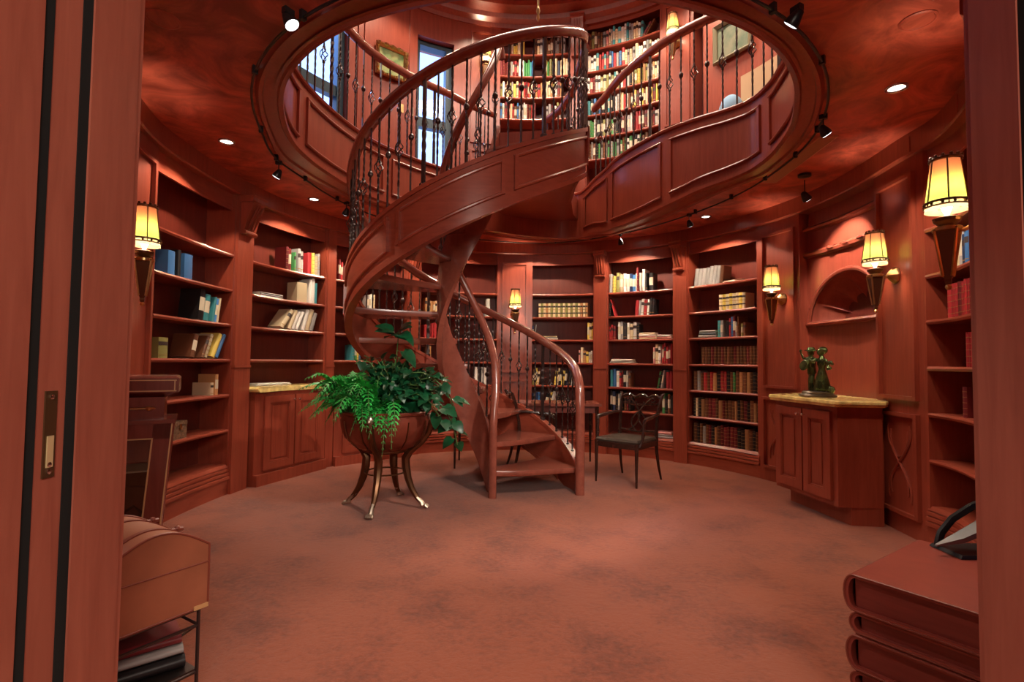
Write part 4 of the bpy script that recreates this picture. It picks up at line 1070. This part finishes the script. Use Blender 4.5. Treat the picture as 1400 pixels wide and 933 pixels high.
# ------------------------------------------------------------------ statue on the niche counter
def statue(loc,rz):
    t=thing('figurine','green bronze figurine of a dancing couple on the right stone counter','figurine',(0,0,0))
    mb=MB()
    mb.lathe([(.13,0),(.132,.012),(.12,.02),(.11,.026),(.112,.036),(.10,.045),(.01,.046)],20); mb.build('base',STATB,t)
    mb=MB()
    def limb(pts,r): mb.tube(pts,r,10)
    # man, left
    limb([(-.075,.0,.04),(-.07,-.0,.12),(-.055,.0,.20)],[.014,.019,.024]); limb([(-.03,-.03,.04),(-.035,-.025,.12),(-.05,.0,.20)],[.014,.018,.024])
    limb([(-.055,0,.18),(-.06,0,.23),(-.058,-.005,.29),(-.052,-.008,.315)],[.034,.032,.04,.02])
    mb.ball((-.05,-.012,.345),.026,12,sc=(1,1,1.15)); mb.lathe([(.05,-.003),(.052,.003),(.028,.008),(.026,.024),(.004,.03)],14,(-.048,-.012,.362))
    limb([(-.09,-.005,.30),(-.125,-.015,.30),(-.145,-.02,.345)],[.014,.012,.009]); mb.ball((-.147,-.02,.36),.014,8)
    limb([(-.02,-.01,.30),(.01,-.05,.27),(.05,-.06,.285)],[.014,.012,.010])
    mb.lathe([(.001,-.008),(.042,-.008),(.044,0),(.042,.008),(.001,.008)],16,(-.07,-.06,.245),M=Matrix.Rotation(1.3,3,'X'))
    # woman, right
    mb.lathe([(.062,.05),(.060,.07),(.05,.12),(.034,.18),(.024,.215),(.026,.23),(.034,.26),(.034,.285),(.018,.31),(.011,.325)],16,(.045,.0,0))
    mb.ball((.04,-.008,.348),.025,12,sc=(1,1,1.15)); mb.ball((.05,.006,.362),.034,12,sc=(1.1,1,.9))
    limb([(.075,0,.295),(.105,.0,.25),(.12,-.02,.215),(.15,-.03,.225)],[.013,.012,.010,.009]); limb([(.02,-.02,.295),(-.005,-.05,.28),(-.02,-.05,.30)],[.013,.011,.010])
    mb.ball((.155,-.03,.225),.014,8); limb([(.10,-.01,.26),(.125,.01,.27),(.14,.01,.25)],[.012,.016,.01])
    limb([(.03,-.02,.04),(.032,-.01,.07)],[.013,.014]); limb([(.065,-.01,.04),(.06,0,.07)],[.013,.014])
    mb.tube([(-.09,.04,.045),(-.10,.045,.10),(-.09,.04,.16)],[.03,.022,.012],8); mb.ball((.10,.03,.06),.03,8)
    o=mb.build('couple',STAT,t,ang=180)
    rm=o.modifiers.new('Remesh','REMESH'); rm.mode='VOXEL'; rm.voxel_size=.0055; rm.use_smooth_shade=True
    sm=o.modifiers.new('Smooth','SMOOTH'); sm.iterations=3; sm.factor=.4
    t.location=loc; t.rotation_euler=(0,0,rz); t.scale=(1.12,1.12,1.12); return t
statue((2.50,-.05,.975),rad(-78))

# wooden box on shelf
t=thing('wooden_box','small carved dark wooden box on a low shelf at far left','box',PP(-98,.10,.60))
rzb=Matrix.Rotation(-rad(-98),3,'Z'); q=PP(-98,.10,.60)
mb=MB(); mb.box(q+Vector((0,0,.055)),(.22,.15,.11),M=rzb); mb.build('body',mat('carved_box_wood',(.16,.085,.045),.6,var=.6,vscale=60,bump=.6),t)
mb=MB(); mb.box(q+Vector((0,0,.125)),(.225,.155,.03),M=rzb); mb.build('lid',bpy.data.materials['carved_box_wood'],t)
mb=MB(); mb.box(q+rzb@Vector((0,-.08,.10)),(.025,.008,.04),M=rzb); mb.build('clasp',BRASS,t)

# ------------------------------------------------------------------ display cabinet at left
t=thing('display_cabinet','tapered mahogany display cabinet with glass door standing behind the leather trunk','cabinet',(-2.12,-1.84,0))
x1=-1.86; x0=-2.26; y0=-1.98; y1=-1.66
def bxx(mb,xa,xb,ya,yb,za,zb): mb.box(((xa+xb)/2,(ya+yb)/2,(za+zb)/2),(xb-xa,yb-ya,zb-za))
mb=MB(); mb.loft([[(x0-a,y0-a,z),(x1+a,y0-a,z),(x1+a,y1+a,z),(x0-a,y1+a,z)] for a,z in ((-.06,1.05),(-.02,1.075),(-.0,1.08),(0,1.15),(-.012,1.16))]); mb.build('top',DARKW,t)
mb=MB(); bxx(mb,x0+.01,x1-.01,y0-.003,y0,1.085,1.09); bxx(mb,x0+.01,x1-.01,y0-.003,y0,1.138,1.143); bxx(mb,x1-.02,x1-.015,y0-.003,y0,1.085,1.143); mb.build('top_inlay',INLAY,t)
mb=MB(); bxx(mb,x0+.05,x1-.06,y0+.04,y1-.04,.945,1.055); mb.build('frieze',DARKW,t)
mb=MB(); mb.tube([(x0+.2,y0+.037,1.0),(x1-.13,y0+.037,1.0)],.006,6); mb.ball((x1-.125,y0+.036,1.0),.013,8); mb.tube([(x1-.12,y0+.037,1.0),(x1-.095,y0+.037,1.0)],[.012,.002],6); mb.build('arrow_mount',BRASS,t)
mb=MB(); bxx(mb,x0-.0,x1-.01,y0-.0,y1,.925,.945); mb.build('cornice',mat('cabinet_cornice_sheen',(.20,.06,.045),.15,coat=1),t)
def stile(mb,xt0,xt1,xb0,xb1,yy,th,zt_,zb_): mb.hexa([(xb0,yy,zb_),(xb1,yy,zb_),(xb1,yy+th,zb_),(xb0,yy+th,zb_),(xt0,yy,zt_),(xt1,yy,zt_),(xt1,yy+th,zt_),(xt0,yy+th,zt_)])
mb=MB()
stile(mb,x1-.10,x1-.02,x1-.15,x1-.08,y0+.01,.03,.925,.06); stile(mb,x0+.02,x0+.10,x0+.08,x0+.15,y0+.01,.03,.925,.06)
bxx(mb,x0+.02,x1-.02,y0+.01,y0+.04,.85,.925); bxx(mb,x0+.08,x1-.08,y0+.01,y0+.04,.06,.14)
mb.build('door',DARKW,t)
mb=MB(); stile(mb,x1-.107,x1-.10,x1-.157,x1-.15,y0+.006,.006,.855,.14); stile(mb,x1-.026,x1-.02,x1-.086,x1-.08,y0+.006,.006,.925,.06); bxx(mb,x0+.10,x1-.10,y0+.006,y0+.012,.85,.856); mb.build('door_inlay',INLAY,t)
mb=MB(); mb.hexa([(x0+.15,y0+.02,.14),(x1-.15,y0+.02,.14),(x1-.15,y0+.025,.14),(x0+.15,y0+.025,.14),(x0+.10,y0+.02,.85),(x1-.10,y0+.02,.85),(x1-.10,y0+.025,.85),(x0+.10,y0+.025,.85)]); mb.build('glass_pane',CGLASS,t)
mb=MB(); mb.hexa([(x0+.08,y1-.03,.06),(x1-.08,y1-.03,.06),(x1-.08,y1,.06),(x0+.08,y1,.06),(x0+.02,y1-.03,.925),(x1-.02,y1-.03,.925),(x1-.02,y1,.925),(x0+.02,y1,.925)])
for s,xa,xb in ((1,x1-.034,x1-.094),(-1,x0+.034,x0+.094)): mb.hexa([(xb-.012,y0+.04,.06),(xb+.012,y0+.04,.06),(xb+.012,y1-.03,.06),(xb-.012,y1-.03,.06),(xa-.012,y0+.04,.925),(xa+.012,y0+.04,.925),(xa+.012,y1-.03,.925),(xa-.012,y1-.03,.925)])
bxx(mb,x0+.12,x1-.12,y0,y1,.0,.06); mb.build('case',DARKW,t)
mb=MB(); bxx(mb,x0+.12,x1-.12,y0+.05,y1-.04,.685,.693); mb.build('glass_shelf',mat('frosted_shelf',(.55,.52,.40),.25),t)
cor=Vector((x1,y0,0)); Rc=Matrix.Rotation(rad(31),3,'Z'); t.location=cor+Rc@(t.location-cor); t.rotation_euler=(0,0,rad(31))
mb=MB(); c=cor+Rc@Vector(((x0-x1)/2+.02,.15,0))
mb.tube([(c[0]-.08,c[1],.33),(c[0]-.06,c[1],.46),(c[0],c[1],.50),(c[0]+.06,c[1],.46),(c[0]+.08,c[1],.33)],.007,6); mb.lathe([(.07,.07),(.075,.3),(.085,.34),(.06,.36),(.01,.36)],16,(c[0],c[1],0)); 
tag(mb.build('lidded_urn',EBON),'dark urn with hooped handle inside the glass display cabinet','urn')

# ------------------------------------------------------------------ trunk on iron stand
c0=Vector((-.186-1.12,-4.58+1.95,0)); d=Vector((-.52,-.85,0)).normalized(); ax=Vector((-.853,.522,0)).normalized()
WT,LT=.335,.37
def TP(s_,l,z): q=c0+d*s_+ax*l; return Vector((q.x,q.y,z))
t=thing('trunk','small dome topped tan leather trunk with straps at lower left','trunk',TP(WT/2,LT/2,.335))
zb_,zs,zm=.335,.56,.50
NA=16
def archring(l,g=0,z0=zm): 
    pts=[TP(-g,l,z0)]
    for i in range(NA+1):
        u=i/NA; pts.append(TP(-g+(WT+2*g)*u,l,zs+.078*sin(pi*u)+g))
    pts.append(TP(WT+g,l,z0)); return pts
mb=MB(); mb.loft([[TP(0,l,zb_),TP(WT,l,zb_),TP(WT,l,zm-.004),TP(0,l,zm-.004)] for l in (0,LT)]); mb.build('body',TRUNKM,t)
mb=MB(); mb.loft([archring(l) for l in (0,LT)]); mb.build('lid',TRUNKM,t)
mb=MB()
for l in (0,LT):
    mb.tube(archring(l,.001,zm)[1:-1],.0045,6)
mb.tube([TP(0,-.001,zm-.002),TP(WT,-.001,zm-.002)],.0028,6); mb.tube([TP(-.001,0,zb_),TP(-.001,0,zs)],.004,6); mb.tube([TP(-.001,0,zm-.002),TP(-.001,LT,zm-.002)],.003,6); mb.tube([TP(0,0,zb_+.002),TP(WT,0,zb_+.002)],.004,6)
mb.build('edge_binding',TRIML,t)
for l in (.085,.27):
    mb=MB(); mb.loft([archring(l-.012,.004),archring(l+.012,.004)]) if False else None
    rows=[]
    for dl in (-.011,.011):
        rows.append([TP(WT*u,l+dl,zs+.078*sin(pi*u)+.004) for u in [i/NA for i in range(NA+1)]])
    mb.grid([[p-Vector((0,0,.004)) for p in rows[0]],rows[0],rows[1],[p-Vector((0,0,.004)) for p in rows[1]]])
    st=mb.build('strap',TRIML,t)
    for u in (.22,.80):
        mb=MB(); mb.ball(TP(WT*u,l,zs+.078*sin(pi*u)+.012),.011,8); mb.tube([TP(WT*u-.02,l,zs+.078*sin(pi*u)+.007),TP(WT*u+.02,l,zs+.078*sin(pi*u)+.009)],.008,6)
        mb.build('toggle',TRIML,st)
for s_,l in ((.0,0),(WT-.05,0)):
    mb=MB()
    a=TP(s_,-.007,zb_); b=TP(s_+.05,-.007,zb_)
    mb.hexa([a,b,b+ax*.006,a+ax*.006,a+Vector((0,0,.014)),b+Vector((0,0,.014)),b+Vector((0,0,.014))+ax*.006,a+Vector((0,0,.014))+ax*.006]); mb.build('corner_plate',INLAY,t)
t=thing('trunk_stand','black iron stand with thin legs carrying the small leather trunk','stand',TP(WT/2,LT/2,0))
LS=.30
for s_ in (.02,WT-.02):
    for l in (.02,LS):
        mb=MB(); mb.tube([TP(s_,l,.325),TP(s_,l,.02),TP(s_,l-.0,.006)],[.007,.007,.009],6); mb.build('leg',IRON,t)
mb=MB()
for z in (.326,.268,.10):
    mb.tube([TP(.02,.02,z),TP(WT-.02,.02,z),TP(WT-.02,LS,z),TP(.02,LS,z)],.0065,6,closed=True)
for s_ in (.02,WT-.02): mb.tube([TP(s_,.02,.27),TP(s_,.16,.18),TP(s_,LS,.10)],.005,6)
mb.build('frame',IRON,t)
mb=MB(); mb.loft([[TP(.02,.02,z),TP(WT-.02,.02,z),TP(WT-.02,LS,z),TP(.02,LS,z)] for z in (.103,.112)]); mb.build('lower_shelf',IRON,t)
for k,(z,h,col,lab,g) in enumerate(((.113,.045,'k','thick black book at the bottom of the pile under the trunk',.02),(.159,.03,'s','grey edged dark book in the middle of the pile under the trunk',.035),(.190,.035,'m','maroon book on top of the pile under the trunk',.05))):
    o=bpy.data.objects.new('large_book',BP['plain']); COL.objects.link(o)
    p=TP(.06+g*.3,.03+g,z+h/2); 
    M=Matrix.Translation(p)@Matrix.Rotation(atan2(ax.y,ax.x)-pi/2,4,'Z')@Matrix.Rotation(-pi/2,4,'Y')@Matrix.Diagonal((h,.22,-.22,1))
    M=Matrix.Translation(TP(.29-g*.4,.03+g,z+h/2))@Matrix.Rotation(atan2(ax.y,ax.x)-pi/2,4,'Z')@Matrix.Rotation(pi/2,4,'Y')@Matrix.Translation((0,0,-.0))@Matrix.Diagonal((h,.22,-.24,1)) if False else Matrix.Translation(TP(.285,.03+g,z+h/2))@Matrix(((-ax.y*0+0,ax.x,d.x,0),(0,ax.y,d.y,0),(1,0,0,0),(0,0,0,1)))@Matrix.Diagonal((h,.21,-.24,1))
    M=Matrix.Translation(TP(.045,.03+g,z+h/2))@Matrix(((0,ax.x,d.x,0),(0,ax.y,d.y,0),(1,0,0,0),(0,0,0,1)))@Matrix.Diagonal((h,.21,.25-g,1))
    o.matrix_world=M; o.material_slots[0].link='OBJECT'; o.material_slots[0].material=BM[col]; tag(o,lab,'book')

# ------------------------------------------------------------------ stacked book table at right
p0=Vector((-.186+1.18,-4.58+1.85,0)); u=Vector((.822,.569,0)); v=Vector((.569,-.822,0))
def QP(a,b,z): q=p0+u*a+v*b; return Vector((q.x,q.y,z))
DU,DV=.63,.62
t=thing('book_stack_table','low side table shaped as a stack of giant oxblood books, lower right','table',QP(DU/2,DV/2,0))
z=.0
for k,(h,in_) in enumerate(((.124,.0),(.070,.012),(.120,.004),(.075,.012),(.128,.0))):
    if k==0: pass
    zc=z+h/2; ct=.013
    mb=MB()
    # cover: U profile in (v,z), spine rounded at v=0, extruded along u
    prof=[]; n=10; rr=h/2
    outer=[(DV,h)]+[(in_+rr*.55*(1-cos(0)) + .0,0)][:0]
    outer=[(DV-in_,z+h-.001)]+[(in_+.03-.03*sin(pi*i/n),zc+rr*cos(pi*i/n)) for i in range(n+1)]+[(DV-in_,z+.001)]
    innr=[(DV-in_,z+ct)]+[(in_+.036-.022*sin(pi*(n-i)/n)*1.0,zc+(rr-ct)*cos(pi*(n-i)/n)) for i in range(n+1)]+[(DV-in_,z+h-ct)]
    loop=outer+innr
    mb.loft([[QP(a,b,zz) for b,zz in loop] for a in (in_,in_+.012,DU-in_-.012,DU-in_)])
    cv=mb.build('book_cover',TBL,t,ang=40)
    mb=MB()
    mb.loft([[QP(a,b,zz) for b,zz in [(in_+.03,z+ct),(DV-in_-.01,z+ct),(DV-in_-.01,z+h-ct),(in_+.03,z+h-ct)]] for a in (in_+.018,DU-in_-.018)]); mb.build('page_block',TBLE,t)
    mb=MB()
    for zz in (z+.004,z+h-.004): mb.tube([QP(in_-.001,in_+.03,zz),QP(in_-.001,DV-in_,zz)],.0035,6)
    mb.tube([QP(in_-.001,in_+.03-.03*sin(pi*i/n),zc+(rr-.003)*cos(pi*i/n)) for i in range(n+1)],.0035,6); mb.build('cover_edging',TRIML,t)
    z+=h+.002
zt_=z
# dark metal sculpture on the table
q=Vector((1.61,-2.585,zt_))
t=thing('metal_sculpture','dark metal ornament with tilted blade and hoop on the book table','ornament',q)
def X(a,b,z): return q+Vector((a,b,z))
mb=MB(); mb.hexa([X(-.10,-.03,0),X(.28,-.03,0),X(.28,.12,0),X(-.10,.12,0),X(-.09,-.025,.012),X(.28,-.025,.012),X(.28,.115,.012),X(-.09,.115,.012)]); mb.build('base_plate',BLACK,t)
mb=MB(); mb.loft([[X(-.15,.02,.03),X(-.15,.03,.03),X(-.148,.03,.036),X(-.148,.02,.036)],[X(-.06,-.0,.05),X(-.06,.05,.05),X(-.062,.05,.068),X(-.062,.0,.068)],[X(.16,-.02,.15),X(.16,.07,.15),X(.156,.07,.178),X(.156,-.02,.178)],[X(.30,-.02,.20),X(.30,.07,.20),X(.296,.07,.228),X(.296,-.02,.228)]]); mb.build('blade',GREYM,t)
mb=MB(); mb.tube([X(-.09,.09,.01),X(-.075,.09,.06),X(-.03,.09,.115),X(.05,.09,.165),X(.14,.09,.20),X(.25,.09,.22)],.016,8,flat=.7); mb.build('hoop',BLACK,t)

# ------------------------------------------------------------------ upper gallery objects
def wall_picture(name,label,phi,z,w,h,fm,cols,orn,tilt=0):
    t=thing(name,label,'picture',PP(phi,-.02,z,RUf))
    R_=Matrix.Rotation(-rad(phi),3,'Z'); o=PP(phi,-.025,z,RUf)
    P=lambda x,y,zz:o+R_@Vector((x,y,zz))
    fw_=.05
    mb=MB()
    prof=[(0,.0),(0,-.03),(.015,-.045),(.035,-.03),(.05,-.012),(.05,0)]
    rows=[]
    for sx,sz in ((-1,-1),(1,-1),(1,1),(-1,1)):
        rows.append([P(sx*(w/2-a),y-.01,sz*(h/2-a)) for a,y in prof])
    mb.grid(rows,cu=True)
    if orn:
        for k in range(44):
            a=2*pi*k/44; s_=max(abs(cos(a)),abs(sin(a))); x=cos(a)/s_*(w/2-.015); zz=sin(a)/s_*(h/2-.015); mb.ball(P(x,-.045,zz),.017+.008*(k%3),6)
    mb.build('picture_frame',fm,t)
    m,nt,b=new_mat(name+'_canvas_paint'); N=nt.nodes; L=nt.links
    tc=N.new('ShaderNodeTexCoord'); nz=N.new('ShaderNodeTexNoise'); nz.inputs['Scale'].default_value=7; nz.inputs['Detail'].default_value=4; rp_=N.new('ShaderNodeValToRGB')
    e=rp_.color_ramp.elements; e[0].position=.35; e[1].position=.65; e[0].color=(*cols[0],1); e[1].color=(*cols[1],1); L.new(tc.outputs['Object'],nz.inputs['Vector']); L.new(nz.outputs['Fac'],rp_.inputs['Fac']); L.new(rp_.outputs['Color'],b.inputs['Base Color'])
    mb=MB(); mb.hexa([P(-w/2+.04,-.008,-h/2+.04),P(w/2-.04,-.008,-h/2+.04),P(w/2-.04,.012,-h/2+.04),P(-w/2+.04,.012,-h/2+.04),P(-w/2+.04,-.008,h/2-.04),P(w/2-.04,-.008,h/2-.04),P(w/2-.04,.012,h/2-.04),P(-w/2+.04,.012,h/2-.04)]); mb.build('canvas',m,t)
wall_picture('framed_picture','small green landscape in ornate gold frame between the upper windows',-38.8,5.35,.46,.44,BRASS,((.10,.22,.06),(.45,.42,.16)),True)
wall_picture('framed_print','dull green framed print on the upper wall right of upper bookcases',56.5,5.32,.52,.50,mat('olive_frame',(.20,.17,.10),.4),((.07,.11,.06),(.17,.17,.10)),False)
for phi,m,lab in ((-35.6,BRASS,'brass wall switch plate under the gold framed picture'),(-32.9,PLASTIC,'ivory wall switch plate beside the second upper window')):
    t=thing('switch_plate',lab,'switch',PP(phi,-.004,4.78,RUf)); R_=Matrix.Rotation(-rad(phi),3,'Z'); o=PP(phi,-.004,4.78,RUf)
    mb=MB(); mb.box(o,(.075,.01,.12),M=R_); mb.build('plate',m,t); mb=MB(); mb.box(o+R_@Vector((0,-.008,0)),(.012,.012,.03),M=R_); mb.build('toggle',m,t)
t=thing('daybed','beige daybed with blue cushion on the gallery under the framed print','daybed',PP(68,-.45,ZG,RUf))
mb=MB(); pbox(mb,60,80,-.62,-.12,3.70,3.86,RUf); mb.build('mattress',BEIGE,t)
mb=MB(); pbox(mb,60,80,-.14,-.06,3.6,4.70,RUf); mb.build('backrest',BEIGE,t)
mb=MB(); pbox(mb,60,80,-.60,-.1,3.55,3.70,RUf); mb.build('base',W,t)
for p in (61,78):
    for dd in (-.56,-.16):
        mb=MB(); pbox(mb,p,p+.8,dd,dd+.04,ZG,3.55,RUf); mb.build('leg',W,t)
mb=MB(); q=PP(58.5,-.22,4.30,RUf); mb.ball(q,.20,14,sc=(.7,.7,.9)); o=mb.build('cushion',CUSH); tag(o,'pale blue cushion propped at the near end of gallery daybed','cushion')

# ------------------------------------------------------------------ doorway and hall the camera stands in
XL,XR=-1.086,.902
def sb(name,m,boxes):
    mb=MB()
    for (xa,xb,ya,yb,za,zb) in boxes: bxx(mb,xa,xb,ya,yb,za,zb)
    return struct(mb.build(name,m,smooth=False))
yc=CAM.y
sb('trim_15',WJ,[(XL-.10,XL,yc+1.074,yc+1.205,0,3.2),(XL-.11,XL-.004,yc+1.205,yc+1.222,0,3.2)])      # far left jamb
sb('trim_16',WJ,[(XL-.10,XL,yc+.40,yc+.96,0,3.2)])                                                    # near left jamb
sb('trim_17',WJ,[(XR,XR+.10,yc+1.09,yc+1.205,0,3.2),(XR+.004,XR+.11,yc+1.205,yc+1.222,0,3.2)])
sb('trim_18',WJ,[(XR,XR+.10,yc+.40,yc+.975,0,3.2)])
def door(name,xa,xb,label):
    o=sb(name,WJ,[(xa,xb,yc+.983,yc+1.052,.01,3.15)]); return o
door('door_1',XL-1.0,XL-.006,''); door('door_2',XR+.006,XR+1.0,'')
sb('trim_19',mat('black_gap_strip',(.002,.002,.002),1),[(XL-.12,XL-.004,yc+.958,yc+.985,0,3.2),(XL-.12,XL-.004,yc+1.050,yc+1.076,0,3.2),(XR+.004,XR+.12,yc+.972,yc+.985,0,3.2),(XR+.004,XR+.12,yc+1.050,yc+1.092,0,3.2)])  # black strips added to keep the open door gaps dark
# edge pull on the left pocket door
t=thing('edge_pull','antique brass edge pull set in the left pocket door edge','door pull',(XL-.006,yc+1.018,1.12))
xx=XL-.005
def zat(y,dist): return CAM.z-(y-494)/FPX*dist
z1_,z0_=zat(540,1.018),zat(657,1.018); yy=yc+1.016
mb=MB(); bxx(mb,xx-.004,xx+.002,yy-.013,yy+.013,z0_,z1_); mb.build('plate',mat('antique_brass_plate',(.16,.10,.05),.4,.8),t)
mb=MB(); bxx(mb,xx,xx+.004,yy-.007,yy+.007,z0_+.02,z0_+.10*(z1_-z0_)/.17+.0 if False else z0_+(z1_-z0_)*.48); mb.build('pull_lever',mat('ivory_brass',(.75,.60,.32),.35,.4),t)
mb=MB()
for zz in (z0_+(z1_-z0_)*.93,z0_+(z1_-z0_)*.07,z0_+(z1_-z0_)*.15): mb.lathe([(.005,-.001),(.005,.003),(.001,.004)],10,(xx+.001,yy,zz),M=Matrix.Rotation(pi/2,3,'Y'))
mb.build('screw',CHROME,t)
# walls closing the drum towards the doorway and the hall
sb('wall_front',WJ,[(-3.6,XL-.10,yc+1.12,yc+1.24,0,3.2),(XR+.10,3.6,yc+1.12,yc+1.24,0,3.2),(-3.6,XL-.10,yc+.40,yc+.90,0,3.2),(XR+.10,3.6,yc+.40,yc+.90,0,3.2),(XL-.2,XR+.2,yc+.40,yc+1.24,3.02,3.2)])
sb('wall_left',WJ,[(-3.5,-3.4,-8,-2.2,0,3.2)]); sb('wall_right',WJ,[(3.4,3.5,-8,-2.2,0,3.2)]); sb('wall_back',WJ,[(-3.5,3.5,-8,-7.9,0,3.2)])
o=sb('ceiling_hall',CEIL,[(-3.5,3.5,-8,-4.0,3.05,3.15)])

# ------------------------------------------------------------------ light
def area(name,loc,aim,size,e,col,sy=None):
    l=bpy.data.lights.new(name,'AREA'); l.energy=e; l.color=col; l.shape='RECTANGLE'; l.size=size; l.size_y=sy or size
    o=bpy.data.objects.new(name,l); COL.objects.link(o); o.location=loc; o.rotation_euler=(Vector(aim)-Vector(loc)).to_track_quat('-Z','Y').to_euler(); return o
for k,(a,b) in enumerate(wins):
    pm=(a+b)/2; q=PP(pm,.6,5.3,RUf); q=PP(pm,1.5,7.9,RUf); area('window_daylight',q,PP(pm,-1.2,4.0,RUf),1.4,2000,(.20,.42,1.0),1.2)
area('hall_fill_light',(.5,-6.2,2.65),(.0,-5.2,1.6),1.4,130,(1,.84,.70))  # added fill behind the camera, brightens jambs and stair stringer
area('gallery_fill_light',(0,0,6.5),(0,0,0),1.8,150,(1,.82,.66))  # broad added fill over the gallery, no fixture
for ph in (-40,-13,3,27,42,58,80):
    l=bpy.data.lights.new('gallery_downlight','SPOT'); l.energy=105; l.color=(1,.80,.58); l.spot_size=rad(110); l.spot_blend=.5; l.shadow_soft_size=.05
    lo=bpy.data.objects.new('gallery_downlight',l); COL.objects.link(lo); lo.location=PP(ph,-.62,6.5,RUf)
w=bpy.data.worlds.new('sky'); SC.world=w; w.use_nodes=True; bg=w.node_tree.nodes['Background']; bg.inputs[0].default_value=(.36,.52,1.0,1); bg.inputs[1].default_value=3.0

# ------------------------------------------------------------------ camera
cd=bpy.data.cameras.new('camera'); cam=bpy.data.objects.new('camera',cd); COL.objects.link(cam); SC.camera=cam
cd.sensor_fit='HORIZONTAL'; cd.sensor_width=36; cd.lens=36*FPX/1400; cd.clip_start=.02
f=Vector((0,cos(PT),sin(PT))); r0=Vector((1,0,0)); u0=Vector((0,-sin(PT),cos(PT)))
c_,s_=cos(RO),sin(RO); R3=r0*c_+u0*(-s_); U3=r0*s_+u0*c_
cam.matrix_world=Matrix(((R3.x,U3.x,-f.x,CAM.x),(R3.y,U3.y,-f.y,CAM.y),(R3.z,U3.z,-f.z,CAM.z),(0,0,0,1)))
SC.view_settings.view_transform='Standard'; SC.view_settings.look='None'; SC.view_settings.gamma=1; SC.view_settings.use_curve_mapping=False
SC.view_settings.exposure=0.0
SC.cycles.max_bounces=8; SC.cycles.diffuse_bounces=4; SC.cycles.glossy_bounces=4; SC.cycles.use_denoising=True; SC.cycles.sample_clamp_indirect=6
